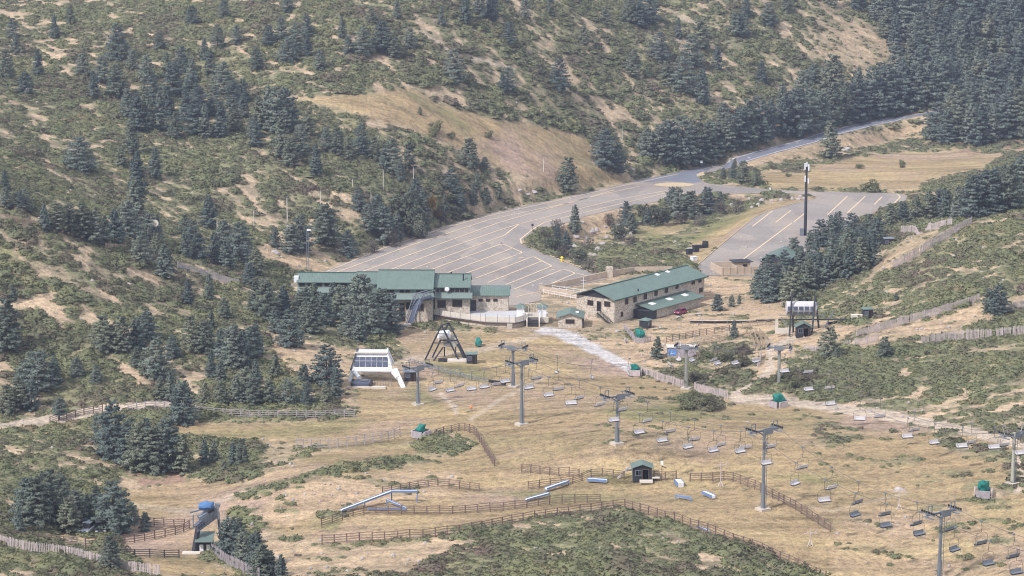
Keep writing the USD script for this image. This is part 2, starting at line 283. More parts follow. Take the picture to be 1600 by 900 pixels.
def bilin(field, x, y):
    x, y = np.asarray(x, float), np.asarray(y, float)
    i = np.clip(np.searchsorted(rows, y) - 1, 0, len(rows) - 2); fy = np.clip((y - rows[i]) / (rows[i + 1] - rows[i]), 0, 1)
    t = x / (np.maximum(y, 200) * 0.2106)
    j = np.clip(np.searchsorted(lat, t) - 1, 0, len(lat) - 2); fx = np.clip((t - lat[j]) / (lat[j + 1] - lat[j]), 0, 1)
    return (field[i, j] * (1 - fx) + field[i, j + 1] * fx) * (1 - fy) + (field[i + 1, j] * (1 - fx) + field[i + 1, j + 1] * fx) * fy
def H(x, y): return bilin(ZZ, x, y)
def G(u, v):
    """The place on the land that the pixel shows: a march along the line of sight, then bisection."""
    u, v = np.atleast_1d(np.asarray(u, float)), np.atleast_1d(np.asarray(v, float))
    r = ray(u, v); r = r / r[:, 1:2]
    ys = np.arange(280.0, 975.0, 1.5); out = np.full(len(u), 970.0)
    for c in range(0, len(u), 2000):
        rr = r[c:c + 2000]; X = rr[:, :1] * ys; below = CAMZ + rr[:, 2:3] * ys < H(X, np.broadcast_to(ys, X.shape))
        k = np.argmax(below, 1); hit = below.any(1); lo = ys[np.maximum(k - 1, 0)]; hi = ys[k]
        for _ in range(14):
            mid = (lo + hi) / 2; b = CAMZ + rr[:, 2] * mid < H(rr[:, 0] * mid, mid); hi = np.where(b, mid, hi); lo = np.where(b, lo, mid)
        out[c:c + 2000] = np.where(hit, hi, 970.0)
    p = r * out[:, None] + [0, 0, CAMZ]; p[:, 2] = H(p[:, 0], p[:, 1]); return p
def g1(u, v): return G([u], [v])[0]

# the road up the hill lies on a bench of even height across
road_c = G(*np.array(ROAD).T); road_line = LineString(road_c[:, :2])
rd = near_poly(road_line, XX, YY, 12); k = rd < 11
s_at = shapely.line_locate_point(road_line, shapely.points(XX[k], YY[k]))
seg = np.concatenate([[0], np.cumsum(np.linalg.norm(np.diff(road_c[:, :2], axis=0), axis=1))])
zr = np.interp(s_at, seg, road_c[:, 2]); wr = 1 - sm((rd[k] - 4.2) / 6.0)
wr = np.minimum(wr, 1 - W0[k]); ZZ[k] = ZZ[k] * (1 - wr) + zr * wr

# ---------------------------------------------------------------- what covers the land
UV = pix(np.stack([XX, YY, ZZ], -1))
nz = lambda sc, seed, o=4, x=XX, y=YY: meshkit.fbm(np.stack([x * sc, y * sc, np.full(x.shape, seed * 7.3)], -1), o, seed)
JU = UV[..., 0] + 26 * (nz(.12, 3) - .5) + 9 * (nz(.6, 5, 2) - .5); JV = UV[..., 1] + 13 * (nz(.12, 4) - .5) + 5 * (nz(.6, 6, 2) - .5)
inframe = (UV[..., 0] > -450) & (UV[..., 0] < 2050) & (UV[..., 1] > -250) & (UV[..., 1] < 1100) & (YY > 250)
def zone(text, soft=5.0):
    """Weight of a patch of land, with a ragged edge."""
    pg = Polygon(px_poly(text)).buffer(0); b = pg.bounds; w = np.zeros(XX.shape)
    k = inframe & (JU > b[0] - 20) & (JU < b[2] + 20) & (JV > b[1] - 20) & (JV < b[3] + 20)
    q = shapely.points(JU[k], JV[k]); d = shapely.distance(pg, q); inn = shapely.distance(pg.boundary, q)
    w[k] = np.clip(0.5 + np.where(d > 0, -d, inn) / (2 * soft), 0, 1); return w
def strip(text, width, soft=2.0, jitter=True):
    ln = LineString(px_poly(text)); b = ln.bounds; w = np.zeros(XX.shape); uu, vv = (JU * .35 + UV[..., 0] * .65, JV * .35 + UV[..., 1] * .65)
    k = inframe & (uu > b[0] - 40) & (uu < b[2] + 40) & (vv > b[1] - 40) & (vv < b[3] + 40)
    d = shapely.distance(ln, shapely.points(uu[k], vv[k])); w[k] = np.clip(0.5 + (width / 2 - d) / (2 * soft), 0, 1); return w
GRASS, SOIL, PATH, GREEN, BUSH, RED, PALE = [np.array(c) for c in ((.303, .224, .134), (.41, .31, .218), (.44, .36, .29), (.17, .17, .08), (.17, .168, .10), (.26, .16, .135), (.46, .43, .43))]
meadow = np.maximum.reduce([zone('350 792,400 745,500 708,600 698,700 690,760 700,775 740,700 760,600 780,450 800'), 
    zone('600 512,690 518,845 518,880 518,960 556,1000 585,1137 624,1240 630,1330 642,1450 664,1600 702,1640 920,1300 920,1200 866,1083 823,1000 800,960 790,860 803,700 832,520 850,430 830,400 800,420 790,520 770,600 750,700 742,760 730,740 690,700 672,640 690,560 705,470 700,440 690,400 660,560 655,570 615,560 590,640 560,620 530'),
    zone('190 770,300 752,390 755,360 780,350 800,360 850,300 870,380 900,240 900,180 850'), zone('270 660,470 660,560 650,560 600,620 610,640 660,620 700,500 700,280 680'),
    zone('465 150,530 148,590 143,650 138,700 165,760 186,840 195,920 215,932 250,880 275,830 278,790 270,740 242,690 225,600 188,540 175'),
    zone('1185 268,1250 272,1320 246,1400 240,1500 236,1570 240,1530 264,1440 285,1430 299,1200 293'), zone('1095 355,1200 318,1260 306,1240 318,1180 340,1090 412,1065 400'),
    zone('840 250,900 255,990 280,890 300,820 290'), zone('990 362,1050 345,1100 333,1085 350,1040 372,1000 380') * .8])
scrub_in = np.maximum.reduce([zone('362 780,400 761,450 747,520 728,580 718,640 715,688 724,640 726,560 730,500 740,440 756,395 778', 2), zone('650 900,720 852,800 826,900 806,960 795,1010 805,1030 822,1110 840,1180 872,1230 900,1180 930,640 930', 4),
    zone('655 690,700 676,728 690,710 712,650 712', 3), zone('1062 622,1085 612,1120 620,1128 640,1080 645', 3), zone('1450 668,1490 665,1500 690,1560 700,1600 720,1600 760,1540 790,1520 770,1580 750,1560 715,1480 705', 4)])
meadow = meadow * (1 - scrub_in)
dirt = np.maximum.reduce([zone('430 838,520 856,700 840,715 850,640 905,420 905,400 860') * .62, zone('845 512,960 512,1090 482,1170 456,1200 436,1110 428,1100 455,1000 508,900 520'), zone('1165 606,1185 560,1205 520,1290 502,1340 512,1320 530,1250 545,1225 575,1190 600'),
    zone('400 515,470 528,560 548,600 560,560 600,555 640,500 600,440 570') * .8, zone('400 800,450 766,520 745,640 735,720 742,700 775,560 790,450 820') * .9, zone('900 516,1000 512,1090 486,1170 462,1230 470,1240 500,1190 520,1140 530,1090 555,1040 562,1040 580,1000 580,960 552,915 530') * .85, zone('930 350,960 335,990 340,980 360,950 375,915 385,890 375,900 358') * .9, zone('860 330,960 320,1000 330,960 350,900 372,880 360') * .8, zone('1100 250,1300 215,1450 190,1440 215,1330 235,1180 262') * .7, zone('420 360,520 400,540 420,480 425,400 400') * .8,
    zone('1360 520,1480 490,1600 460,1600 480,1480 520,1340 545') * .7, zone('1340 430,1420 365,1470 358,1440 400,1400 420') * .6, zone('200 740,280 735,290 755,220 760') , zone('1300 20,1400 60,1430 110,1350 120,1260 90') * .4, zone('1270 800,1400 790,1500 900,1300 900') * .35, zone('420 680,500 700,420 760,400 740') * .5])
tracks = np.maximum.reduce([strip('1150 622,1240 628,1330 641,1430 656,1520 676,1620 700', 14, 1.5), strip('1145 618,1180 600,1205 575,1205 545,1240 528', 11), strip('-40 672,30 664,90 655,160 640,250 630,300 636', 14, 1.5), strip('1590 720,1598 745,1590 765', 12), strip('735 655,790 620,850 590', 5) * .6,
    strip('390 765,300 800,200 790', 8) * .5, strip('690 615,705 630,712 645', 5), strip('1060 25,1090 40,1080 65,1050 60,1070 90', 5) * .7, strip('660 50,700 80,740 90,800 105', 8) * .6, strip('560 590,640 560,760 545,840 525', 8) * .5, strip('1200 775,1300 800,1420 770,1390 765', 4) * .4])
white_path = zone('838 515,858 513,900 525,935 543,965 560,1001 578,990 582,945 567,908 545,868 526', 2)
white_path = np.maximum(white_path, strip('850 517,885 520,915 532,945 552,985 574', 12, 1.5))
green = np.maximum.reduce([zone('930 640,1000 620,1130 650,1000 665'), zone('700 760,860 770,1000 780,860 786'), zone('280 680,460 690,600 660,560 650') * .7, zone('420 815,560 790,520 830') , zone('820 600,700 590,660 560,740 575,800 590'), zone('930 370,1100 330,1200 316,1150 345,1060 395,950 420,900 420') * 1.3, zone('640 640,600 610,660 600,700 640'), zone('1200 745,1330 735,1450 745,1300 760'), zone('640 145,700 165,740 200,680 190') , zone('900 735,1000 745,1100 760,980 770')]) * .7
# scrub cover, streaked along the fall of each slope
def streak(seed, ang, long=3.2, sc=.11):
    c, s = math.cos(ang), math.sin(ang); a, b = (XX * c + YY * s) * sc / long, (-XX * s + YY * c) * sc
    return meshkit.fbm(np.stack([a, b, np.full(XX.shape, seed * 3.7)], -1), 5, seed)
right = sm((XX - 35) / 30) * (1 - sm((YY - 600) / 60))
n_s = (.26 * streak(11, -0.9, 2.8, .10) + .74 * streak(13, -0.75, 2.4, .60)) * (1 - right) + (.26 * streak(12, 0.55, 3.2, .12) + .74 * streak(14, 0.45, 2.8, .62)) * right
far_w = sm((YY - 560) / 140)
patch = nz(.035, 21, 4)
dens = 0.62 - 0.015 * far_w + (patch - .5) * .42
for w, d in ((zone('470 150,600 100,830 130,830 180,700 160,560 150', 15), .0), (zone('790 150,900 130,1050 160,1060 210,930 200', 14), -.16), (zone('1240 20,1320 0,1440 60,1440 130,1330 130,1250 80', 14), -.20), (zone('640 30,760 30,830 100,720 110', 14), -.14), (zone('0 350,200 400,400 470,520 560,420 520,200 480,0 420', 20), -.08), (zone('850 330,960 322,980 360,930 400,880 380', 8), -.1), (zone('560 240,760 250,820 290,700 270', 10), -.08),
             (scrub_in, -.03), (zone('362 780,400 761,450 747,520 728,580 718,640 715,688 724,640 726,560 730,500 740,440 756,395 778', 3), .30), (zone('860 400,930 365,1050 345,1110 330,1180 318,1090 385,1060 410,950 425,890 408', 6), -.13), (zone('420 300,560 330,640 250,500 240', 15), .06), (zone('1250 560,1450 560,1600 590,1600 650,1400 640', 10), .0)):
    dens = dens + w * d
brush = np.clip((dens - (n_s - .5) * 2.2 - .5) / .09 + .5, 0, 1)
open_land = np.maximum.reduce([meadow, dirt, tracks, white_path]); brush = brush * (1 - np.clip(open_land * 1.6, 0, 1))
sparse = np.clip((streak(31, -.4, 1.6, .35) - .555) / .05, 0, 1) * np.maximum.reduce([zone('1250 645,1500 680,1500 730,1300 720', 25), zone('380 790,520 790,700 740,640 760,520 830,420 820', 15), zone('900 700,1000 710,1200 640,1000 600', 20) * .3, zone('1430 720,1600 700,1600 900,1450 870', 20) * .8, dirt * .8])
brush = np.maximum(brush, sparse * (1 - np.maximum(tracks, white_path)))
brush = brush * sm(near_poly(lot_w, XX, YY, 5) / 2.0) * sm(near_poly(pad_w, XX, YY, 5) / 2.0) * sm((near_poly(road_line, XX, YY, 8) - 4.0) / 2)
brush = np.maximum(brush, zone('362 780,400 761,450 747,520 728,580 717,640 714,688 723,640 728,560 734,500 745,440 760,395 780', 2.5) * np.clip((.60 - n_s) * 9, 0, 1))
brush[~inframe] = (n_s[~inframe] < .52)

tone = nz(.05, 41, 4)[..., None]; band = streak(43, -.25, 6.0, .16)[..., None]
lerp = lambda a, b, w: a * (1 - w) + b * w
heath = np.clip((nz(.3, 46, 4) - .47) * 7 + (n_s - .5) * -5 + .6, 0, 1)[..., None]
C = lerp(SOIL * (0.80 + 0.4 * tone), np.array((.235, .195, .135)), heath * .9)
gr = lerp(GRASS, np.array((.36, .276, .157)), np.clip((band - .5) * 5, 0, 1)); gr = lerp(gr, np.array((.235, .195, .11)), np.clip((.47 - band) * 4, 0, 1)); gr = lerp(gr, np.array((.33, .24, .19)), np.clip((tone - .52) * 5, 0, 1))
C = lerp(C, gr, meadow[..., None]); C = lerp(C, GREEN, (green * np.clip((nz(.09, 44) - .33) * 5, 0, 1))[..., None])
C = lerp(C, SOIL * np.array((1.0, .97, .93)), dirt[..., None]); C = lerp(C, RED, (zone('1480 215,1600 205,1600 235,1500 238', 6) * .7 + zone('210 738,285 735,290 755,220 762', 4) * .7)[..., None].clip(0, 1))
C = lerp(C, PATH, tracks[..., None]); C = lerp(C, PALE, white_path[..., None])
bc = lerp(BUSH, np.array((.20, .19, .105)), np.clip((nz(.1, 45) - .45) * 4, 0, 1)[..., None]); C = lerp(C, bc, (brush * .92)[..., None])
far_q = sm((YY - 975) / 40)[..., None]; C = lerp(C, np.array((.10, .11, .065)), far_q)
lump = (nz(.8, 51, 3) - .35); ZG = ZZ + brush * (0.10 + 0.55 * np.clip(lump, 0, 1)) * inframe + (nz(.25, 52, 3) - .5) * .35 * np.clip(1 - W0 - W1, 0, 1) * inframe * sm((near_poly(road_line, XX, YY, 9) - 4.5) / 3) - 0.06 * np.clip(W0 + W1, 0, 1)
nr, nc = XX.shape; idx = np.arange(nr * nc).reshape(nr, nc)
quads = np.stack([idx[:-1, :-1], idx[:-1, 1:], idx[1:, 1:], idx[1:, :-1]], -1).reshape(-1, 4)
land = part('/World', 'ground', (np.stack([XX, YY, ZG], -1).reshape(-1, 3), quads), 'ground', smooth=True)
UsdGeom.PrimvarsAPI(stage.GetPrimAtPath(land)).CreatePrimvar('cover', Sdf.ValueTypeNames.Color3fArray, 'vertex').Set(Vt.Vec3fArray.FromNumpy(C.reshape(-1, 3).clip(.02, .8).astype(np.float32)))
tag(stage.GetPrimAtPath(land), 'mountain valley of tan turf, bare soil and green scrub', 'hillside', kind='structure')

def drape(poly, off, step=2.5):
    """A sheet over the land inside the plan polygon."""
    poly = poly.buffer(0); pts = []
    for g in getattr(poly, 'geoms', [poly]):
        for rg in [g.exterior, *g.interiors]:
            L = rg.length; n = max(8, int(L / (step * .5))); pts += [rg.interpolate(i * L / n).coords[0] for i in range(n)]
    b = poly.bounds; gx, gy = np.meshgrid(np.arange(b[0], b[2], step), np.arange(b[1], b[3], step)); q = np.stack([gx.ravel(), gy.ravel()], 1)
    q = q[shapely.contains_xy(poly.buffer(-step * .3), q[:, 0], q[:, 1])]; P = np.vstack([np.array(pts), q]) if len(q) else np.array(pts)
    t = Delaunay(P).simplices; c = P[t].mean(1); t = t[shapely.contains_xy(poly, c[:, 0], c[:, 1])]
    a = P[t]; e, g = a[:, 1] - a[:, 0], a[:, 2] - a[:, 0]; flip = e[:, 0] * g[:, 1] - e[:, 1] * g[:, 0] < 0; t[flip] = t[flip][:, ::-1]
    return np.column_stack([P, H(P[:, 0], P[:, 1]) + off]), t
def ribbon(pts, width, off, step=2.0):
    """A painted strip along the plan line, lying off over the land."""
    ln = LineString([tuple(p[:2]) for p in pts]); n = max(2, int(ln.length / step) + 1)
    p = np.array([ln.interpolate(x).coords[0] for x in np.linspace(0, ln.length, n)])
    t = np.gradient(p, axis=0); t /= np.linalg.norm(t, axis=1, keepdims=True) + 1e-9; m = np.stack([-t[:, 1], t[:, 0]], 1) * width / 2
    a, b = p - m, p + m; v = np.vstack([np.column_stack([a, H(a[:, 0], a[:, 1]) + off]), np.column_stack([b, H(b[:, 0], b[:, 1]) + off])])
    i = np.arange(n - 1); return v, np.stack([i, i + 1, n + i + 1, n + i], 1)
solo('car_park', drape(lot_w, 0.02), 'asphalt', 'grey asphalt car park with painted bays behind the two buildings', 'car park', kind='structure')
road_poly = road_line.buffer(3.6, cap_style=2).difference(lot_w)
solo('road', drape(road_poly, 0.07, 2.0), 'asphalt_dark', 'blue grey asphalt road climbing to the right above the car park', 'road', kind='structure')
dark_pts = [tuple(atz(u, v)[:2]) for u, v in px_poly('985 285,1060 269,1098 261,1112 263,1092 275,1098 283,1085 286,1040 283')]
solo('turning_area', drape(Polygon(dark_pts).intersection(lot_w), 0.05, 1.5), 'asphalt_dark', 'dark fresh asphalt at the junction above the car park', 'road surface', kind='structure')
isl = Polygon([tuple(atz(1053 + 31 * math.cos(a), 289 + 3.3 * math.sin(a))[:2]) for a in np.linspace(0, 6.28, 24, endpoint=False)])
solo('painted_island', drape(isl, 0.08, 1.0), 'paint_yellow', 'yellow painted oval traffic island at the road junction', 'road marking')
tip = Polygon([tuple(atz(u, v)[:2]) for u, v in px_poly('1088 273,1098 268.5,1104 270,1099 275,1104 280,1116 284,1102 282.5,1091 278')])
solo('painted_island', drape(tip, 0.08, 1.0), 'paint_yellow', 'yellow painted curved tip where the road forks right of the oval', 'road marking')
LINES = """523 427,638 385,760 345,841 327,892 317,960 297|560 427,700 377,780 348,860 325,920 309,1000 291|612 421,700 388,780 360,812 350,887 331,960 313,1042 298|643 421,700 400,788 368,797 361,812 350|
675 421,784.5 381,817 395,729 427|700 426,801 388|744 435,833 401,862.5 416,791 445|762 442,846 408.5|804 452,880 421,900 427,856 446|900 427,919 432|807 464,843 456|1040 302,960 321,882 340,850 348,832 359,813 374,815 381,880 408,934 427|
763 382,771 380|810 404,818 402|859 423,867 421|1176 354,1207 330|1212 348,1236 329|1162 405,1237 349|1240.5 347,1257 334|1293 336,1324 307|1324 333,1352 307|1366 320,1378 308|1397 318,1407 308,1402 304|
510 425,597 389,680 361,760 338.5,860 316,980 289,1060 272|1089.5 414,1130 379.5,1179 339,1203 328,1241 317.5,1273 310.5|1110 286.5,1150 290.5,1202 295.5,1269 299,1400 301.5|1119 303.5,1207 301,1257 303"""
LN = ['long bay line nearest the hillside', 'second long bay line from the hillside', 'third long bay line from the hillside', 'long bay line that bends to join the third one', 'outline of the bay block at the lane bend', 'middle line of the bay block at the lane bend', 'outline of the middle bay block', 'middle line of the middle bay block', 'outline of the bay block nearest the stone building', 'short edge line running to the parapet wall', 'line at the foot of the parapet wall', 'edge line along the kerb of the gully', 'short arrow above the bay block at the lane bend', 'short arrow above the middle bay block', 'short arrow beside the bay block nearest the stone building',
 'short white dash near the left kerb of the right car park', 'second white dash from the left kerb of the right car park', 'longest white line of the right car park', 'white dash beyond the longest line, left of the mast', 'long white bay line just right of the mast', 'second white bay line right of the mast', 'third white bay line right of the mast, among the pine tops', 'fourth white dash right of the mast', 'hooked white line at the far corner of the right car park', 'edge line along the hillside of the main car park', 'edge line along the left kerb of the right car park', 'edge line on the upper side of the link road', 'edge line on the lower side of the link road']
for i, l in enumerate(LINES.replace('\n', '').split('|')):
    w = atz(*np.array(px_poly(l)).T); ye = i in (24, 25)
    solo('parking_line', ribbon(w, 0.36 if i < 24 else 0.22, 0.075), 'paint_yellow' if ye else 'paint_line', ('yellowish ' if ye else 'white ') * (LN[i].find('white') < 0) + LN[i], 'road marking', 'painted lines of the car parks')
for off_, g in ((2.9, 'near'), (-2.9, 'far')):
    e = road_line.parallel_offset(off_, 'left'); solo('road_line', ribbon(list(e.coords), 0.3, 0.11), 'paint_white', f'white edge line on the {"uphill" if off_ > 0 else "valley"} side of the climbing road', 'road marking')

# ---------------------------------------------------------------- scrub and pines
rng = np.random.default_rng(7)
def cards(c, size, up=0.35, rng=rng, flat=1.0):
    """Small leaf clumps: one bent quad (two triangles) at each centre c, turned at random."""
    n = len(c); a = rng.normal(size=(n, 3)); a[:, 2] *= flat; a /= np.linalg.norm(a, axis=1, keepdims=True)
    b = rng.normal(size=(n, 3)); b[:, 2] *= flat; b -= (b * a).sum(1)[:, None] * a; b /= np.linalg.norm(b, axis=1, keepdims=True) + 1e-9
    s = np.broadcast_to(size, (n,))[:, None] * rng.uniform(.7, 1.3, (n, 1)); k = np.cross(a, b) * s * up * rng.choice([-1, 1], (n, 1))
    v = np.stack([c - a * s, c - b * s * .6 + k, c + a * s, c + b * s * .6 + k], 1).reshape(-1, 3)
    i = np.arange(n) * 4; return v, np.concatenate([np.stack([i, i + 1, i + 2], 1), np.stack([i, i + 2, i + 3], 1)])
def lit(m, up=.75, side=.75, own=.5):
    """Leaf clumps take part of their normal from the crown they sit in, as soft foliage does."""
    v, f = m; o = v * [1, 1, 0]; o /= np.linalg.norm(o, axis=1, keepdims=True) + 1e-6; o = o * side + [0, 0, up]; o /= np.linalg.norm(o, axis=1, keepdims=True)
    g = np.cross(v[f[:, 1]] - v[f[:, 0]], v[f[:, 2]] - v[f[:, 0]]); flip = (g * o[f[:, 0]]).sum(1) < 0; f = f.copy(); f[flip] = f[flip][:, ::-1]; g[flip] *= -1
    n = np.zeros_like(v)
    for k in range(3): np.add.at(n, f[:, k], g)
    n /= np.linalg.norm(n, axis=1, keepdims=True) + 1e-12; n = n * own + o; return v, f, n / np.linalg.norm(n, axis=1, keepdims=True)
def join(*ms):
    m = MB()
    for v, f in ms: m.add(v, f)
    return m.mesh()
def shrub_mesh(seed, n=64, h=.62, core=True, loose=.0):
    r = np.random.default_rng(seed); az = r.uniform(0, 6.283, n); el = np.arcsin(r.uniform(.02, 1, n)); lob = 1 + .22 * np.sin(az * 3 + r.uniform(0, 6)) + .12 * np.sin(az * 5 + r.uniform(0, 6))
    rad = lob * r.uniform(.72 - loose, 1.06, n); c = np.stack([np.cos(az) * np.cos(el) * rad, np.sin(az) * np.cos(el) * rad, np.sin(el) * rad * h], 1)
    ms = [cards(c, .19, rng=r, flat=.55)]
    if core:
        g = np.linspace(0, 6.283, 9)[:-1]; l2 = 1 + .22 * np.sin(g * 3) ; v = [(math.cos(a) * .9 * q, math.sin(a) * .9 * q, -.15) for a, q in zip(g, l2)] + [(math.cos(a) * .62 * q, math.sin(a) * .62 * q, h * .6) for a, q in zip(g, l2)] + [(0, 0, h * .85)]
        f = [[i, (i + 1) % 8, 8 + i] for i in range(8)] + [[(i + 1) % 8, 8 + (i + 1) % 8, 8 + i] for i in range(8)] + [[8 + i, 8 + (i + 1) % 8, 16] for i in range(8)]
        ms.append((np.array(v), np.array(f)))
    return lit(join(*ms), .8, .6, .6)
# ground cover: low broom and juniper, far too many to count
N = 190000
yy = 262 + (985 - 262) * rng.uniform(0, 1, N) ** .86; xx = rng.uniform(-1.16, 1.16, N) * yy * .2106
zz = H(xx, yy); uv = pix(np.stack([xx, yy, zz], 1)); bw = bilin(brush, xx, yy)
keep = (uv[:, 0] > -90) & (uv[:, 0] < 1690) & (uv[:, 1] > -60) & (uv[:, 1] < 960) & (rng.uniform(0, 1, N) < bw * .78)
xx, yy, zz, bw = xx[keep], yy[keep], zz[keep], bw[keep]
small = meshkit.noise(np.stack([xx * .15, yy * .15, xx * 0], 1), 5); rad = (.36 + .80 * bw * (.15 + 1.2 * small)) * rng.choice([.6, .9, 1.0, 1.4], len(xx)) * rng.uniform(.8, 1.25, len(xx)) * (1 + .35 * sm((yy - 500) / 300))
sp = bilin(sparse, xx, yy) > .3; rad[sp] *= .55
pi = UsdGeom.PointInstancer.Define(stage, '/World/scrub')
for k in range(8):
    p = f'/World/scrub/broom_bush' + ('' if k == 0 else f'_{k:03d}'); part('/World/scrub', 'broom_bush', shrub_mesh(100 + k, h=(.28, .34, .42, .55)[k % 4], n=96), 'broom'); pi.CreatePrototypesRel().AddTarget(p)
pi.CreateProtoIndicesAttr(Vt.IntArray.FromNumpy(rng.integers(0, 8, len(xx)).astype(np.int32)))
pi.CreatePositionsAttr(Vt.Vec3fArray.FromNumpy(np.stack([xx, yy, zz + .05], 1).astype(np.float32)))
pi.CreateScalesAttr(Vt.Vec3fArray.FromNumpy((rad[:, None] * np.stack([rng.uniform(.85, 1.3, len(xx)), rng.uniform(.85, 1.3, len(xx)), rng.uniform(.8, 1.25, len(xx))], 1)).astype(np.float32)))
an = rng.uniform(0, 3.1416, len(xx)); pi.CreateOrientationsAttr(Vt.QuathArray([Gf.Quath(float(math.cos(a)), 0, 0, float(math.sin(a))) for a in an]))
tag(pi.GetPrim(), 'low green broom and juniper scrub covering the slopes', 'scrub', kind='stuff')
print('scrub', len(xx))

def pine_crown(seed, R=.24, full=.10, shape=.75, per=10, clump=.030, ragged=.25):
    """Needle plumes along whorled limbs, for a tree of height 1. Returns (limbs, crown)."""
    r = np.random.default_rng(seed); limbs, cs, ss = MB(), [], []
    bx, by = r.normal(0, .012, 2); trunk = np.array([[0, 0, -.06], [bx * .3, by * .3, .25], [bx, by, .6], [bx * .6, by * .6, .97]])
    limbs.tube(trunk, [.026, .021, .013, .003], 6)
    z = full
    while z < .97:
        f = (z - full) / (1 - full); rr = 1.12 * R * (min(1, .62 + f * 2.2)) * (1 - f) ** shape + .018; nb = r.integers(5, 8) if z < .8 else 4
        a0 = r.uniform(0, 6.28)
        for b in range(nb):
            if r.uniform() < .14: continue
            a = a0 + b * 6.283 / nb + r.normal(0, .2); L = rr * r.uniform(1 - ragged, 1 + ragged * .7); rise = r.uniform(-.02, .12) + .35 * f ** 2
            d = np.array([math.cos(a), math.sin(a), rise]); o = np.array([bx * min(1, z / .6), by * min(1, z / .6), z])
            tip = o + d * L - np.array([0, 0, .10 * L * (1 - f)]) ; limbs.tube([o, (o + tip) / 2 + [0, 0, -.015 * (1 - f)], tip], [.007 * (1 - f) + .002, .004, .0015], 3, False)
            for t in np.linspace(.28, 1.05, per):
                w = .26 * L * math.sin(min(1, t) * 2.6)
                for q in range(6):
                    side = np.array([-math.sin(a), math.cos(a), 0]) * r.uniform(-w, w); cs.append(o + (tip - o) * t + side + [0, 0, r.uniform(-.008, .026)]); ss.append(clump * r.uniform(.75, 1.25) * (1 - .35 * f))
        z += r.uniform(.058, .085) * (1.05 - .3 * f)
    cs.append([bx * .6, by * .6, .99]); ss.append(.02)
    return limbs.mesh(), lit(cards(np.array(cs), np.array(ss), .45, r, .6))
PINES = []
spec = [('cone', .23, .05, .78), ('cone', .27, .06, .7), ('round', .33, .07, .52), ('round', .38, .05, .5), ('cone', .21, .04, .85), ('round', .30, .16, .5), ('wide', .46, .04, .55), ('cone', .25, .10, .75), ('tall', .28, .28, .5), ('round', .35, .06, .62)]
for i, (kd, R, full, shp) in enumerate(spec):
    p = kind_of(f'pine_kind_{"abcdefghij"[i]}'); l, c = pine_crown(300 + i, R, full, shp)
    part(p, 'trunk', l, 'bark', smooth=True); part(p, 'crown', c, 'pine_needles_pale' if i in (1, 5, 9) else 'pine_needles'); PINES.append((kd, p))
KD = {'c': [0, 1, 4, 7], 'r': [2, 3, 9], 'w': [6], 't': [8, 5], 'p': [5, 9], 'm': [1, 2, 2, 3, 7, 9, 0]}
GROVES = []
def plant(items, label, group, cat='tree', name='pine_tree', own=None):
    """items: base pixel, height in photo pixels, kind."""
    GROVES.append((items, label, group, own or {}))
ORD = 'first second third fourth fifth sixth seventh eighth ninth tenth eleventh twelfth thirteenth fourteenth fifteenth sixteenth seventeenth eighteenth nineteenth twentieth'.split() + ['twenty-' + x for x in 'first second third fourth fifth sixth seventh eighth ninth'.split()]
def ordinal(i, n): return 'leftmost' if i == 0 else 'rightmost' if i == n - 1 else (ORD[i] + ' from the left' if i < n / 2 else ORD[n - 1 - i] + ' from the right')
SHAPE = {0: 'cone shaped', 1: 'broad cone shaped', 2: 'rounded', 3: 'wide rounded', 4: 'narrow cone shaped', 5: 'pale open crowned', 6: 'spreading', 7: 'cone shaped', 8: 'bare trunked', 9: 'pale rounded'}
def short(g): return 'the ' + g.replace('row along the upper side of the road', 'row above the road').replace('the wooded band on the upper left hillside', 'wooded band, upper left').replace('among scrub and pale soil above the road', 'scattered above the road').replace('closed forest in the upper right corner', 'closed forest, upper right').replace('pines of the ', '').replace('pines in the ', '').replace('scattered pines ', 'pines ').replace('pines on the ', 'pines on ').replace('pines scattered on', 'scatter on')
def fit2(*o): return next((x for x in o if len(x.split()) <= 16), o[-1])
def fit(a, b): return a + b if len((a + b).split()) <= 16 else b.strip(' ,')
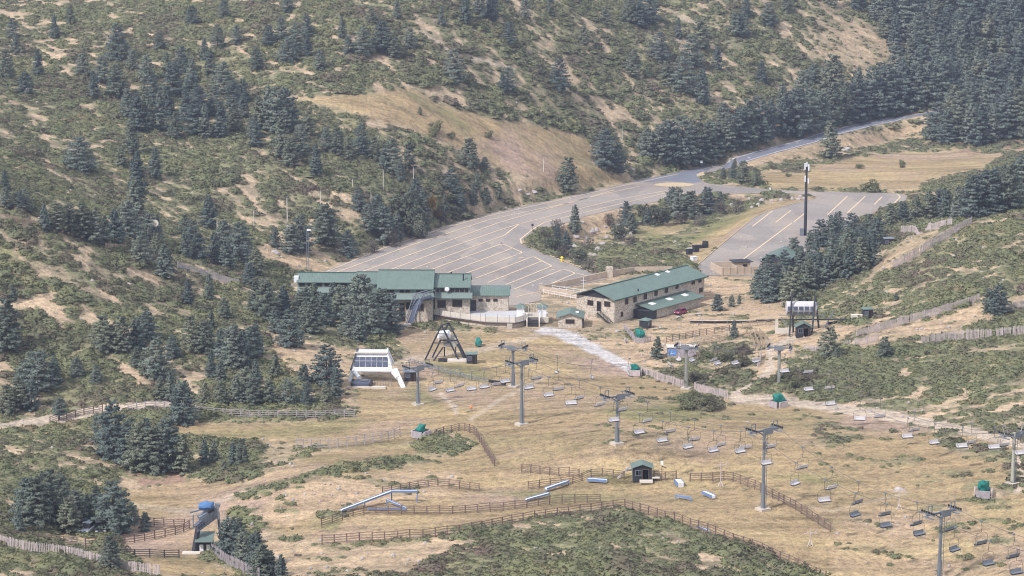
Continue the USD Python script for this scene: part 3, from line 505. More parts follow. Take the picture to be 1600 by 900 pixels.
def plant_all(most=300):
    """The pines that show largest stand as things of their own; the small rest of the dense woods as one mass."""
    allp = []
    for gi, (items, label, group, own) in enumerate(GROVES):
        a = np.array([t[:3] for t in items], float); P = G(a[:, 0], a[:, 1]); dist = np.linalg.norm(P - [0, 0, CAMZ], axis=1); hm = a[:, 2] / F * dist / math.cos(PITCH) * 1.04
        for i, t in enumerate(items):
            kd = t[3] if len(t) > 3 else 'm'; allp.append(dict(g=gi, i=i, u=a[i, 0], P=P[i] - [0, 0, .15], s=(*(hm[i] * rng.uniform(.84, 1.12) * np.array([1, rng.uniform(.9, 1.1)])), hm[i]), v=KD[kd][rng.integers(len(KD[kd]))], rz=rng.uniform(0, 6.28), px=a[i, 2] + (1000 if i in own else 0) - (25 if 'forest' in (group or '') else 0)))
    allp.sort(key=lambda d: -d['px']); keep, rest = allp[:most], allp[most:]
    cut = {d['g'] for d in rest}
    for gi, (items, label, group, own) in enumerate(GROVES):
        mine = sorted([d for d in keep if d['g'] == gi], key=lambda d: d['u']); com = [d for d in mine if d['i'] not in own]
        third = lambda d: ('left', 'middle', 'right')[min(2, int(3 * mine.index(d) / len(mine)))]
        for d in mine:
            if d['i'] in own: lb, gr = own[d['i']], None
            elif gi not in cut and len(com) <= 46: k = com.index(d); lb, gr = fit(SHAPE[d['v']] + ' pine, ', ordinal(k, len(com)) + ' pine of ' + short(group)), group
            else:
                same = [e for e in mine if e['i'] not in own and SHAPE[e['v']] == SHAPE[d['v']] and third(e) == third(d)]; tail = third(d) + ' of ' + short(group); gr = group
                lb = SHAPE[d['v']] + ' pine, ' + tail
                if len(same) > 1: lb = fit2(ordinal(same.index(d), len(same)) + ' of the ' + SHAPE[d['v']] + ' pines, ' + tail, ordinal(same.index(d), len(same)) + ' ' + SHAPE[d['v']] + ' pine, ' + tail, lb)
            thing('pine_tree', lb, 'tree', d['P'], d['rz'], d['s'], gr, PINES[d['v']][1])
    w = UsdGeom.PointInstancer.Define(stage, '/World/pine_wood'); w.GetPrim().SetCustomDataByKey('label', 'small far pines filling the dense woods on the hillsides'); tag(w.GetPrim(), None, 'wood', None, 'stuff')
    for k, (kd, p) in enumerate(PINES):
        q = '/World/pine_wood/' + 'pine' + ('' if k == 0 else f'_{k:03d}'); stage.DefinePrim(q, 'Xform').GetReferences().AddInternalReference(p); w.CreatePrototypesRel().AddTarget(q)
    w.CreateProtoIndicesAttr(Vt.IntArray([int(d['v']) for d in rest])); w.CreatePositionsAttr(Vt.Vec3fArray([Gf.Vec3f(*map(float, d['P'])) for d in rest])); w.CreateScalesAttr(Vt.Vec3fArray([Gf.Vec3f(*map(float, d['s'])) for d in rest]))
    w.CreateOrientationsAttr(Vt.QuathArray([Gf.Quath(float(math.cos(d['rz'] / 2)), 0, 0, float(math.sin(d['rz'] / 2))) for d in rest])); print('pines', len(keep), len(rest))
def T(s): return [(float(a[0]), float(a[1]), float(a[2]), *(a[3:])) for a in (t.split() for t in s.replace('\n', '').split(','))]
plant(T("""183 97 55 r,207 110 30,10 125 45,25 85 32,183 152 50 r,147 155 42,200 185 45,215 207 60 c,232 206 50,250 205 60 c,275 218 42,240 165 45,270 150 50,300 165 46,320 215 52 c,345 215 55 c,300 130 40,330 120 40,350 145 45,365 170 40,380 185 36,285 115 40,
230 130 42,260 120 36,395 215 36,340 75 36,320 96 36,225 180 45,262 185 48,290 190 48,310 185 45,335 180 42,305 210 50,365 205 42,380 160 35,160 130 40,130 120 35,60 120 40,85 60 35,110 40 30,20 60 30,40 150 35,250 80 30,370 70 30"""), 'blue green pine in the wooded band on the upper left hillside', 'pines of the wooded band on the upper left hillside')
plant(T("""125 268 52 w,205 242 48 c,243 279 46 c,215 302 62 c,190 262 32,8 302 36,30 330 30"""), 'pine below the wooded band on the left hillside', 'scattered pines below the wooded band on the left hillside',
      own={0: 'broad dark pine standing alone on the open left hillside', 3: 'pale spire shaped pine lowest of the three below the wooded band'})
plant(T("""433 207 66 r,420 195 60,447 202 60 r,405 202 50,440 247 62 c,470 242 46,493 277 52 c,527 242 42,510 236 36,565 242 46 r,613 270 50 r,600 266 40,640 264 42,545 250 35,585 250 36,400 230 40,480 215 40,455 260 45,625 285 35"""), 'dark pine in the row across the middle of the left hillside', 'pines in the row across the left hillside')
plant(T("""733 262 45 r,888 300 54 r,945 262 58 r,966 270 42 r,656 179 13 r,757 263 18 w"""), '', None, own={0: 'solitary pine with a greying top at the lower edge of the golden meadow', 1: 'solitary rounded pine between the golden meadow and the car park', 2: 'tall twin pine left of the roadside row, above the car park', 3: 'shorter dark pine leaning on its twin above the car park', 4: 'tiny pine in the middle of the golden meadow', 5: 'low spreading pine beside the solitary pine at the meadow edge'})
plant(T("""463 80 42 r,450 96 36 w,480 92 36,440 66 40,420 72 32,567 86 42 w,597 82 46 r,615 90 40 r,545 86 28,710 130 50 r,793 142 36 w,727 38 46,750 32 40,770 28 36,767 34 46,795 72 36,450 20 32,480 60 35,535 60 32,640 75 30,500 110 32,690 40 30,820 30 30,860 25 30,580 40 30,620 30 30,350 30 32,300 40 30,400 110 36"""), 'dark pine among scrub high on the far hillside', 'scattered pines among scrub high on the far hillside')
plant(T("""873 140 46 w,990 120 42 r,1030 94 42 w,1093 77 46 r,1097 162 54 c,1065 142 52 w,1080 105 46,1000 44 42,1015 37 46 r,985 37 42,1165 27 32,1150 57 36,912 70 30,1160 58 36,945 40 30,1060 60 32,1120 110 36,1200 40 34,1230 20 32,785 145 30,1040 130 34,1190 130 34"""), 'dark pine among scrub and pale soil above the road', 'scattered pines among scrub and pale soil above the road',
      own={0: 'low wide pine with flat top above the golden meadow', 4: 'cone shaped pine, darkest of the group on the scrub above the road'})
plant(T("""1010 247.0 46 r,1030 253.0 56 r,1045 256.0 66 r,1065 257.0 70 r,1085 256.0 66,1100 258.0 66 r,1115 248.0 56,1135 238.0 56,1155 233.0 60 r,1168 228.0 70 r,1185 223.0 66 r,1203 218.0 60,1225 216.0 66,1243 214.0 72 r,1222 192.0 60,1262 206.0 64,1280 204.0 60,1300 197.0 66 r,1320 195.0 62,1340 190.0 62 r,1360 184.0 72 r,1385 180.0 70 r,1410 176.0 70,1430 170.0 70 r,1450 166.0 66 r,1472 162.0 70,1300 152.0 64 r,1270 134.0 32,1255 162.0 50,1130 207.0 45,1080 232.0 45,1180 197.0 45,1340 157.0 50,1375 152.0 50,1410 142.0 50"""), 'dense blue green pine in the row along the upper side of the road', 'pines in the row along the upper side of the road')
plant(T("""1297 247 56 c,1463 218 52 r,1480 224 48 r,1500 217 72 r,1516 224 66,1531 227 62 c,1550 224 58,1571 217 66 r,1592 214 72 r,1490 195 60,1515 190 60,1545 190 60,1575 190 60,1600 195 60,1555 205 50,1160 289 36 t,1181 291 26 p,1145 281 22,1130 280 18,1148 262 14"""), 'thick pine in the stand below the bend of the road', 'pines in the stand below the bend of the road',
      own={0: 'slim pine standing alone on the bank below the road', 15: 'umbrella shaped pine with a bare trunk beside the fork', 16: 'pale small pine right of the umbrella shaped pine', 17: 'young pine just left of the umbrella shaped pine', 18: 'smallest young pine left of the umbrella shaped pine', 19: 'low pine sapling behind the umbrella shaped pine'})
fr = np.random.default_rng(5); wood = Polygon(px_poly('1380 0,1620 -20,1640 170,1480 165,1440 130,1400 90,1370 40')); pts = []
for _ in range(6000):
    q = fr.uniform([1360, -25], [1640, 180])
    if wood.contains(shapely.Point(q)) and all((q[0] - a) ** 2 / 21 ** 2 + (q[1] - b) ** 2 / 15 ** 2 > 1 for a, b in pts): pts.append(tuple(q))
plant([(a, b, fr.uniform(42, 66), 'm') for a, b in pts] + T('1385 60 45,1400 40 48,1370 30 40,1340 15 36,1300 10 32,1395 32 40,1430 105 50,1440 75 50,1400 118 45'), 'tall pine of the closed forest in the upper right corner', 'pines of the closed forest in the upper right corner')
print('forest', len(pts))
plant(T("""70 362 44,90 366 46 t,110 369 50 t,130 376 56 t,146 381 50,165 384 46,180 381 54,200 372 55 r,213 366 80 c,235 380 45,247 378 42,220 412 44 w,258 435 52 c,245 398 34,290 402 40,310 407 42,335 412 50,355 422 50,375 412 60 r,390 447 36,327 357 50 c,290 370 35,350 390 45,300 385 40,400 430 40,40 330 36,10 325 32"""), 'pine in the belt above the open left slope', 'pines in the belt above the open left slope', own={8: 'tallest spire shaped pine of the belt above the left slope', 11: 'low broad pine sticking out below the belt, beside the lift mast', 20: 'narrow dark pine standing above the belt on the left hillside'})
plant(T("""293 481 45 c,327 468 40,12 549 80 r,163 549 56 r,190 551 56 r,214 546 50,230 532 46,245 592 62 r,226 586 40,60 610 60 w,86 602 46,38 605 40,300 549 56 r,320 552 50,363 577 66 r,380 577 60,345 562 50,267 627 46,250 625 34,385 625 50,330 590 40,395 560 50,20 470 26,270 560 36,215 575 34,120 590 32,150 600 30,345 600 36,400 600 40,430 590 36,330 515 30,350 500 34,365 545 36,400 545 40"""), 'dark pine scattered on the open left slope', 'pines scattered on the open left slope', own={2: 'big dark pine cut by the left edge of the photo, middle height', 9: 'broad layered pine above the left end of the track', 0: 'small cone shaped pine high on the open left slope'})
plant(T("""507 382 62 r,543 402 42 w,470 392 52 r,430 387 32,455 397 46,590 347 42,600 382 58 r,620 377 46,660 356 56,640 340 40,715 331 38,740 321 32,760 319 26,695 335 30,705 300 36 r,745 297 30,650 320 40,575 360 40,560 330 35,780 312 26"""), 'dark pine on the bank above the car park', 'pines on the bank above the car park')
plant(T("""415 502 66 r,400 492 52,443 500 52,475 502 52 t,490 489 46,453 542 56 r,487 522 58 r,535 507 60 t,520 497 56,565 517 86 r,597 517 66 r,612 521 60 r,562 537 52 c,545 530 50,580 527 62 r,510 602 60 r,525 622 46,475 602 32,430 520 40,505 510 50,548 500 50"""), 'pine in the clump in front of the left green roofed building', 'pines in the clump in front of the left green roofed building', own={9: 'tallest pine of the clump in front of the left green roofed building', 15: 'dark pine on the red bank left of the white lift station', 16: 'bushy pine touching the white lift station on its left', 17: 'low pine on the red bank above the fenced track'})
plant(T("""898 364 44 c,978 352 36,986 364 32,1012 352 26,1060 341 46 r,1080 341 42 r,1105 336 42 r,1125 331 32,1050 336 42,870 382 30,885 392 30"""), 'pine in the gully between the two car parks', 'pines in the gully between the two car parks', own={0: 'cone shaped pine standing at the kerb of the main car park'})
plant(T("""1121 486 26 r,1143 479 18,1155 475 14,1027 560 34 c,1147 527 27 c,1297 560 50 r,1306 566 24,1382 560 34 p,1560 492 46 r,1545 487 36 p,1400 470 14 p"""), '', None, own={0: 'small round pine at the right end of the long building', 1: 'young pine right of the small round pine', 2: 'smallest young pine near the dirt forecourt', 3: 'cone shaped pine left of the shed with the blue sign', 4: 'narrow pine beside the striped fence of the nursery slope', 5: 'bushy pine in front of the right lift station', 6: 'small pine at the foot of the bushy pine by the right lift station', 7: 'thin pale pine on the bank right of the right lift station', 8: 'dark pine behind the slat fence at the right edge', 9: 'pale pine leaning out left of the dark pine at the right edge', 10: 'small pale pine alone on the right slope'})
plant(T("""1185 467 46,1205 472 52 r,1225 467 50,1240 477 60 p,1260 462 56,1276 452 56 r,1291 450 52,1310 442 52 p,1326 437 50,1345 427 56 p,1361 417 50,1200 440 40,1225 435 42,1250 430 44,1275 420 46,1300 410 46,1325 400 44,1345 395 42,1300 385 46 r,1330 380 44,1356 375 40 r,1282 385 40,1390 352 34 r,1410 348 32,1430 347 40,1450 343 44,1470 340 44,1495 346 54,1520 343 66 r,1545 337 66,1575 332 72 r,1597 327 78 r,1310 362 30,1265 405 44,1240 412 40,1370 385 44,1560 325 60,1508 338 50,1480 345 46,1532 332 60,1590 322 72,1345 412 50,1320 420 48"""), 'blue green pine of the plantation on the right slope', 'pines of the plantation on the right slope')
plant(T("""12 647 46 p,30 642 50 p,50 642 46,93 657 36 t,152 684 36 t,177 717 86 r,165 705 60,217 737 76 r,240 740 72 r,262 737 80 r,286 740 60,200 727 56 r,277 657 40,286 664 66 r,320 637 40,345 634 40,370 632 46,396 634 46 r,320 727 40,335 722 36,350 744 26,377 732 46 p,365 728 36,230 715 60,205 705 50,420 632 40,450 632 40 w,480 633 34 w,510 632 36"""), 'dark green pine in the thicket beside the left track', 'pines in the thicket beside the left track', own={3: 'umbrella shaped pine in front of the left track fence', 4: 'small umbrella shaped pine below the left track', 9: 'tallest pine of the thicket below the left track'})
plant(T("""60 827 82 r,45 822 72 r,76 822 86 r,30 834 44,107 834 56 t,121 827 60 t,136 822 50,178 832 76 r,165 827 42,186 830 42,207 817 32 r,227 830 30 r,95 800 60,40 790 45,150 800 40 p"""), 'dark pine in the grove by the parked cars, lower left', 'pines in the grove by the parked cars', own={2: 'tallest pine of the grove by the parked cars', 7: 'spreading pine on the right of the grove, behind the parked cars', 10: 'small round tree between the grove and the curved rail fence'})
plant(T("""173 892 56 r,360 872 62 r,350 867 42,380 887 56 r,400 892 60 r,420 902 42,410 905 56 r,440 908 42,372 860 50 t"""), 'dark pine in the clump right of the lower lift drive', 'pines in the clump right of the lower lift drive', own={0: 'rounded pine standing alone on the slat fence, bottom left'})
plant_all()
# leafy shrubs and a yellowing tree
def leafy(seed, n=900, h=1.0, R=.42, clump=.045, lo=.6):
    r = np.random.default_rng(seed); limbs = MB(); cs = []
    for k in range(9):
        a = r.uniform(0, 6.28); d = np.array([math.cos(a) * R * r.uniform(.2, .9), math.sin(a) * R * r.uniform(.2, .9), h * r.uniform(lo, .95)]); limbs.tube([(0, 0, -.04), d * [.3, .3, .5], d], [.022, .012, .003], 4, False)
        for q in range(n // 9): o = r.normal(size=3); o /= np.linalg.norm(o); cs.append(d * [.9, .9, .8] + o * r.uniform(.3, 1) ** .5 * [.2, .2, .24])
    c = np.array(cs); c[:, 2] = c[:, 2].clip(.04); return limbs.mesh(), lit(cards(c, clump, .4, r))
LEAFY = {}
for nm, m, sd in (('willow', 'willow', 1), ('bare_shrub', 'bare_twigs', 2), ('autumn_tree', 'autumn', 3), ('broom_shrub', 'broom', 4)):
    p = kind_of('kind_of_' + nm); l, c = leafy(sd, 1100 if nm != 'bare_shrub' else 800, clump=.045 if nm != 'bare_shrub' else .032, lo=.55 if nm == 'autumn_tree' else .12); part(p, 'stem', l, 'bark'); part(p, 'crown', c, m); LEAFY[nm] = p
def shrub_row(rows):
    """rows: (kind, u, v, h, wide, plural): each gets its place in its row."""
    for pl in dict.fromkeys(r[5] for r in rows):
        g = sorted([r for r in rows if r[5] == pl], key=lambda r: r[1])
        for k, (nm, u, v, h, w, _) in enumerate(g): shrub(nm, u, v, h, ordinal(k, len(g)) + ' of the ' + pl, pl, w)
def shrub(nm, u, v, h, label, group=None, wide=1.0):
    P = g1(u, v); s = h / F * np.linalg.norm(P - [0, 0, CAMZ]) * 1.05; thing(nm, label, 'tree' if nm in ('willow', 'autumn_tree') else 'shrub', P - [0, 0, .05], rng.uniform(0, 6.28), (s * wide, s * wide, s), group, LEAFY[nm])
shrub('willow', 637, 366, 64, 'rounded grey green leafy tree on the bank above the car park', wide=1.1); shrub('willow', 655, 372, 40, 'smaller grey green leafy tree below the rounded one on the bank')
shrub('autumn_tree', 671, 338, 34, 'yellowing tree among the dark pines above the car park', wide=.7); shrub('autumn_tree', 684, 345, 18, 'yellowing bush beside the yellowing tree above the car park')
shrub_row([('bare_shrub', u, v, h, float(w), 'twiggy shrubs along the upper edge of the car park') for u, v, h, w in T('690 348 26 1.3,712 340 20 1.4,610 385 30 1.2,585 395 24 1.4,530 395 22 1.4')])
shrub_row([('bare_shrub' if h < 26 else 'willow', u, v, h, float(w), 'grey brown bushes on the rocky bank of the gully' if h < 26 else 'leafy bushes on the rocky bank of the gully') for u, v, h, w in T('865 395 26 1.3,850 372 18 1.5,880 402 24 1.4,905 412 26 1.2,920 420 22 1.4,870 365 24 1.3,967 375 26 1.1,990 385 20 1.2,1005 345 26 1.0,1030 352 30 1.3,1065 350 20 1.5,950 352 20 1.2,1130 335 24 1.4,1150 332 22 1.5,1095 352 20 1.6,920 390 24 1.2')])
for u, v, h, lb in ((762, 214, 11, 'oval dark bush alone on the right part of the golden meadow'), (678, 205, 18, 'dark bush on the left edge of the golden meadow'), (705, 215, 10, 'low bush in the middle of the golden meadow'), (675, 213, 12, 'bush just below the dark one on the golden meadow edge'), (1208, 264, 8, 'left of the low bushes on the meadow under the road'), (1232, 276, 7, 'small bush on the meadow left of the mast'), (1343, 263, 9, 'low dark bush in the meadow right of the mast'), (1410, 257, 8, 'small round bush farthest right in the meadow below the road'), (1360, 300, 20, 'dark bush at the top edge of the right car park'), (1410, 262, 6, 'flat bush beside the small round one in the meadow')):
    shrub('broom_shrub', u, v, h, lb, None, 1.6)
shrub_row([('broom_shrub', u, v, h, 1.5, 'juniper bushes between the slat fences' if i > 6 or i == 3 else 'juniper bushes below the light slat fence' if i < 3 else 'juniper bushes beside the pale pylon') for i, (u, v, h) in enumerate([(1075, 640, 24), (1105, 642, 24), (1090, 622, 16), (1250, 600, 26), (1235, 608, 20), (1270, 596, 20), (1222, 600, 24), (1130, 565, 22), (1150, 575, 24), (1105, 560, 20), (1160, 555, 18), (1125, 590, 20), (1090, 598, 22), (1165, 572, 18)])])

# ---------------------------------------------------------------- buildings
class House:
    """A building's own frame: origin on the ground, x along its front, y into its depth."""
    def __init__(s, name, label, cat, O, rz):
        s.O, s.a = np.array(O, float), rz; s.t = thing(name, label, cat, O, rz); s.ex = np.array([math.cos(rz), math.sin(rz), 0]); s.ey = np.array([-math.sin(rz), math.cos(rz), 0])
    def loc(s, p): d = np.asarray(p, float) - s.O; return np.array([d @ s.ex, d @ s.ey, d[2]])
    def on(s, u, v, axis, c):
        """Where the pixel meets the wall plane x = c or y = c."""
        r = ray(u, v); n = s.ex if axis == 'x' else s.ey; t = ((s.O - [0, 0, CAMZ]) @ n + c) / (r @ n); return s.loc(r * t + [0, 0, CAMZ])
    def part(s, name, m, mt, label=None, **k): return part(s.t, name, m.mesh() if isinstance(m, MB) else m, mt, label, **k)
    def opening(s, name, c, w, h, axis='y', side=-1, bars=1, frame='frame_brown', pane='window_dark', d=.10, fw=.09):
        """A window or door: a frame proud of the wall, the pane set back in it. c: centre on the wall plane; side: which way it faces."""
        c = np.asarray(c, float); X = np.array([1, 0, 0.]) if axis == 'y' else np.array([0, 1, 0.]); N = (np.array([0, 1, 0.]) if axis == 'y' else np.array([1, 0, 0.])) * side
        sz = lambda a, b, e: np.abs(X) * a + np.abs(N) * e + np.array([0, 0, b])
        f = MB()
        for q in (-1, 1): f.box(c + X * q * (w / 2 + fw / 2) + N * d / 2, sz(fw, h + 2 * fw, d)); f.box(c + np.array([0, 0, q * (h / 2 + fw / 2)]) + N * d / 2, sz(w, fw, d))
        for b in range(bars): f.box(c + X * (w * ((b + 1) / (bars + 1) - .5)) + N * d * .45, sz(.06, h, d * .7))
        p = s.part(name, f, frame); part(p, 'pane', MB().box(c + N * .02, sz(w, h, .04)).mesh(), pane)
        return p
def gable_roof(x0, x1, y0, ye, yr, y1, zr, zb, t=.16, zf=None):
    """Two pitched slabs: front eave at (y0, ye), ridge at (yr, zr), back eave at (y1, zb)."""
    return MB().extr([(y0, ye), (yr, zr), (y1, zb), (y1, zb + t), (yr, zr + t), (y0, ye + t)], x0, x1)
def seams(x0, x1, y0, z0, y1, z1, step=.6, t=.17):
    m = MB()
    for x in np.arange(x0 + step / 2, x1, step): m.bar((x, y0, z0 + t), (x, y1, z1 + t), .05, .06)
    return m

# the long stone building on the right, with its lean-to
A_, B_ = atz(960, 504), atz(1100, 466); az = math.atan2(B_[1] - A_[1], B_[0] - A_[0])
h = House('stone_building', 'long two storey stone building under a green sheet metal gable roof', 'building', A_, az); L = 34.4
h.part('wall', MB().extr([(0, -.4), (0, 5.0), (4.9, 6.62), (9.8, 5.0), (9.8, -.4)], 0, L), 'stone')
h.part('roof', gable_roof(-1.0, L + .7, -.7, 4.80, 4.9, 10.5, 6.66, 4.80), 'roof_green')
h.part('roof_seams', seams(-.9, L + .6, -.68, 4.81, 4.85, 6.64, .75), 'roof_green', kind='stuff')
h.part('ridge_cap', MB().bar((-1, 4.9, 6.86), (L + .7, 4.9, 6.86), .4, .10), 'roof_green_dark')
h.part('gable_panel', MB().extr([(.2, 4.95), (4.9, 6.5), (9.6, 4.95)], -.16, -.003), 'wood_dark', 'dark boarded gable over the stairs')
h.part('eave_board', MB().bar((-1, -.72, 4.86), (L + .7, -.72, 4.86), .06, .26), 'roof_green_dark')
for u, v in ((978.8, 471), (991.9, 468), (1008, 463), (1024.8, 457.5), (1041, 453), (1057.5, 447), (1082.9, 440), (1093.4, 437)):
    c = h.on(u, v, 'y', 0); h.opening('window', (c[0], 0, c[2]), .95, 1.05)
c = h.on(1095, 453, 'y', 0); h.opening('window', (c[0], 0, c[2]), 1.2, .8); c = h.on(971.5, 491, 'y', 0); h.opening('window', (c[0], 0, c[2]), .55, .9)
for u, v in ((922.7, 473), (949, 475)): c = h.on(u, v, 'x', 0); h.opening('window', (0, c[1], c[2]), 1.35, .95, 'x', -1, 2)
h.opening('door', (0, 3.95, 3.0), .95, 2.0, 'x', -1, 0)
st = MB(); n = 12
for k in range(n): st.box((-.75, 3.4 - k * .27, 1.85 - k * .165), (1.1, .30, .05))
st.box((-.75, 4.1, 1.92), (1.2, 1.2, .08)); pth = h.part('stairs', st, 'concrete')
for x in (-1.3, -.2): part(pth, 'stringer', MB().bar((x, 3.5, 1.8), (x, .1, -.2), .08, .28).mesh(), 'wood_dark')
rl = MB(); rl.bar((-1.3, 4.6, 2.9), (-1.3, 3.5, 2.9), .06).bar((-1.3, 3.5, 2.9), (-1.3, .1, .85), .06)
for k in range(5): rl.bar((-1.3, 3.5 - k * .85, 1.8 - k * .5), (-1.3, 3.5 - k * .85, 2.9 - k * .5), .05)
part(pth, 'handrail', rl.mesh(), 'wood_dark')
for u, v in ((1027, 431), (1043, 426.5)):
    r = ray(u, v); best = None
    for y in np.linspace(-.5, 4.9, 80):
        q = h.on(u, v, 'y', y)
        if abs(q[2] - (5.0 + (y) * .33)) < .12: best = (q[0], y, 5.05 + y * .33)
    b = best or (20, 2.5, 5.9); h.part('skylight', MB().box((b[0], b[1], b[2] + .16), (1.1, .9, .10), rx=.32), 'frame_white')
h.part('chimney', MB().box((9.2, .35, 5.3), (.25, .25, .9)), 'steel_dark')
x0, x1 = 7.6, 27.4
lt = h.part('lean_to', MB().extr([(-4.0, -.3), (-4.0, 1.95), (-.003, 2.7), (-.003, -.3)], 9.5, x1 - .5), 'stone', 'stone lean-to with its own green roof')
part(lt, 'roof', MB().extr([(-4.7, 1.86), (-.02, 2.76), (-.02, 2.90), (-4.7, 2.0)], x0, x1).mesh(), 'roof_green'); part(lt, 'roof_seams', seams(x0, x1, -4.68, 1.87, -.1, 2.74, .75, .16).mesh(), 'roof_green', kind='stuff')
for q in (9.9, 16.5, 22.5): part(lt, 'skylight', MB().box((q + 1.2, -2.0, 2.56), (1.5, 1.2, .16), rx=.19).mesh(), 'frame_white')
part(lt, 'wood_shed', MB().box((8.0, -2.35, .85), (2.9, 3.9, 2.1)).mesh(), 'wood_dark', 'dark boarded porch at the end of the lean-to')
for k in range(4): part(lt, 'door_panel', MB().box((6.52, -3.78 + k * .95, .9), (.05, .85, 1.8)).mesh(), 'window_dark')

# the small annex house by the path
O = atz(909, 512.5); e1 = atz(872, 512); rz = math.atan2(O[1] - e1[1], O[0] - e1[0]); d2 = 6.0
h = House('annex_house', 'small low stone house with green gable roof at the end of the long building', 'house', e1, rz); w = float(np.linalg.norm(O - e1))
rot = lambda p: p
h.part('wall', MB().add(*(lambda m: (np.stack([m[0][:, 1], m[0][:, 0], m[0][:, 2]], 1), m[1][:, ::-1]))(MB().extr([(0, -.3), (0, 2.2), (w / 2, 3.0), (w, 2.2), (w, -.3)], 0, d2).mesh())), 'stone')
swap = lambda m: (np.stack([m[0][:, 1], m[0][:, 0], m[0][:, 2]], 1), m[1][:, ::-1])
h.part('roof', swap(gable_roof(-.5, d2 + .4, -.45, 2.08, w / 2, w + .45, 3.05, 2.08, .14).mesh()), 'roof_green')
h.part('skylight', MB().box((w * .76, 2.9, 2.78), (.9, 1.1, .12)), 'frame_white'); h.opening('window', (w * .5, 0, 1.35), 1.7, .75, 'y', -1, 2, 'frame_brown'); h.opening('door', (w, 4.6, 1.0), .9, 1.95, 'x', 1, 0, 'wood_dark'); h.opening('window', (w, 2.4, 1.4), .5, .6, 'x', 1, 0)
h.part('corner_post', MB().box((w + .35, .3, 1.0), (.16, .16, 2.1)), 'wood_dark')

def hut(name, label, P, rz, w, d, hh, roof='roof_green', wall='wood_dark', rise=.5, over=.25, hip=False, cat='hut', dark_front=False):
    h = House(name, label, cat, P - np.array([0, 0, .1]), rz)
    h.part('wall', MB().extr([(-d / 2, -.2), (-d / 2, hh), (0, hh + rise * .92), (d / 2, hh), (d / 2, -.2)], -w / 2, w / 2) if not hip else MB().box((0, 0, hh / 2 - .1), (w, d, hh + .2)), wall)
    if hip:
        a, b = w / 2 + over, d / 2 + over; v = [(-a, -b, hh), (a, -b, hh), (a, b, hh), (-a, b, hh), (0, 0, hh + rise), (-a, -b, hh - .08), (a, -b, hh - .08), (a, b, hh - .08), (-a, b, hh - .08)]
        h.part('roof', (np.array(v, float), np.array([[0, 1, 4], [1, 2, 4], [2, 3, 4], [3, 0, 4], [5, 7, 6], [5, 8, 7], [0, 5, 6], [0, 6, 1], [1, 6, 7], [1, 7, 2], [2, 7, 8], [2, 8, 3], [3, 8, 5], [3, 5, 0]])), roof)
    else: h.part('roof', gable_roof(-w / 2 - over, w / 2 + over, -d / 2 - over, hh - over * rise / (d / 2), 0, d / 2 + over, hh + rise, hh - over * rise / (d / 2), .09), roof)
    if abs(rz - math.pi / 2) < .1:
        h.opening('door', (-w / 2, -d * .16, hh * .46), d * .28, hh * .8, 'x', -1, 0, 'frame_brown'); h.opening('window', (-w / 2, d * .22, hh * .62), d * .26, hh * .34, 'x', -1, 1, 'steel_grey', 'window_blue')
        for k in range(6): h.part('board', MB().box((-w / 2 - .02, -d / 2 + d * (k + .5) / 6, hh * .5), (.04, d / 6 - .05, hh * .98)), wall)
    else:
        h.opening('door', (w * .18, -d / 2, hh * .46), w * .3, hh * .8, 'y', -1, 0, 'frame_brown'); h.opening('window', (-w * .22, -d / 2, hh * .62), w * .28, hh * .34, 'y', -1, 0, 'steel_grey', 'window_blue')
    return h
hut('kiosk', 'small dark kiosk with grey green roof in front of the stone building', g1(1008.5, 511.5), az + .1, 1.9, 1.9, 1.75, 'roof_green', rise=.45, hip=True)
# low red vehicle parked at the lean-to
def car(name, label, P, rz, body, s=1.0, L=4.2, W=1.75, Hh=1.5):
    t = thing(name, label, 'car', P, rz, s)
    prof = [(-L / 2, .32), (-L / 2, .78), (-L / 2 + .15, .92), (L * .18, .95), (L / 2 - .12, .80), (L / 2, .62), (L / 2, .32)]
    low = trimesh.creation.extrude_polygon(Polygon(prof), W, engine='earcut'); v = np.array(low.vertices); v = np.stack([v[:, 0], v[:, 2] - W / 2, v[:, 1]], 1); v[:, 1] *= np.where(v[:, 2] > .85, .95, 1); part(t, 'body', (v, low.faces), body)
    prof2 = [(-L * .46, .94), (-L * .38, Hh), (L * .08, Hh), (L * .26, .94)]
    g = trimesh.creation.extrude_polygon(Polygon(prof2), W * .9, engine='earcut'); v = np.array(g.vertices); v = np.stack([v[:, 0], (v[:, 2] - W * .45) * np.where(v[:, 1] > 1.2, .86, 1), v[:, 1]], 1); part(t, 'window', (v, g.faces), 'window_dark')
    part(t, 'roof', MB().box((-L * .15, 0, Hh + .02), (L * .44, W * .76, .06)).mesh(), body)
    for x in (-L * .31, L * .31):
        for y in (-1, 1):
            c = trimesh.creation.cylinder(.32, .22, sections=14); c.apply_transform(trimesh.transformations.rotation_matrix(math.pi / 2, [1, 0, 0])); c.apply_translation((x, y * (W / 2 - .08), .32)); wp = part(t, 'wheel', c, 'rubber')
            c2 = trimesh.creation.cylinder(.18, .24, sections=10); c2.apply_transform(trimesh.transformations.rotation_matrix(math.pi / 2, [1, 0, 0])); c2.apply_translation((x, y * (W / 2 - .07), .32)); part(wp, 'rim', c2, 'steel_grey')
    for y in (-.6, .6): part(t, 'headlight', MB().box((L / 2 - .02, y, .70), (.08, .34, .14)).mesh(), 'frame_white'); part(t, 'tail_light', MB().box((-L / 2, y, .76), (.06, .3, .16)).mesh(), 'red_paint')
    part(t, 'bumper', MB().box((L / 2 + .03, 0, .42), (.1, W * .96, .2)).mesh(), 'rubber')
    return t
pr = atz(1063, 490.5); car('parked_car', 'dark red car parked against the stone lean-to', pr, az + math.pi, 'red_paint', .75)

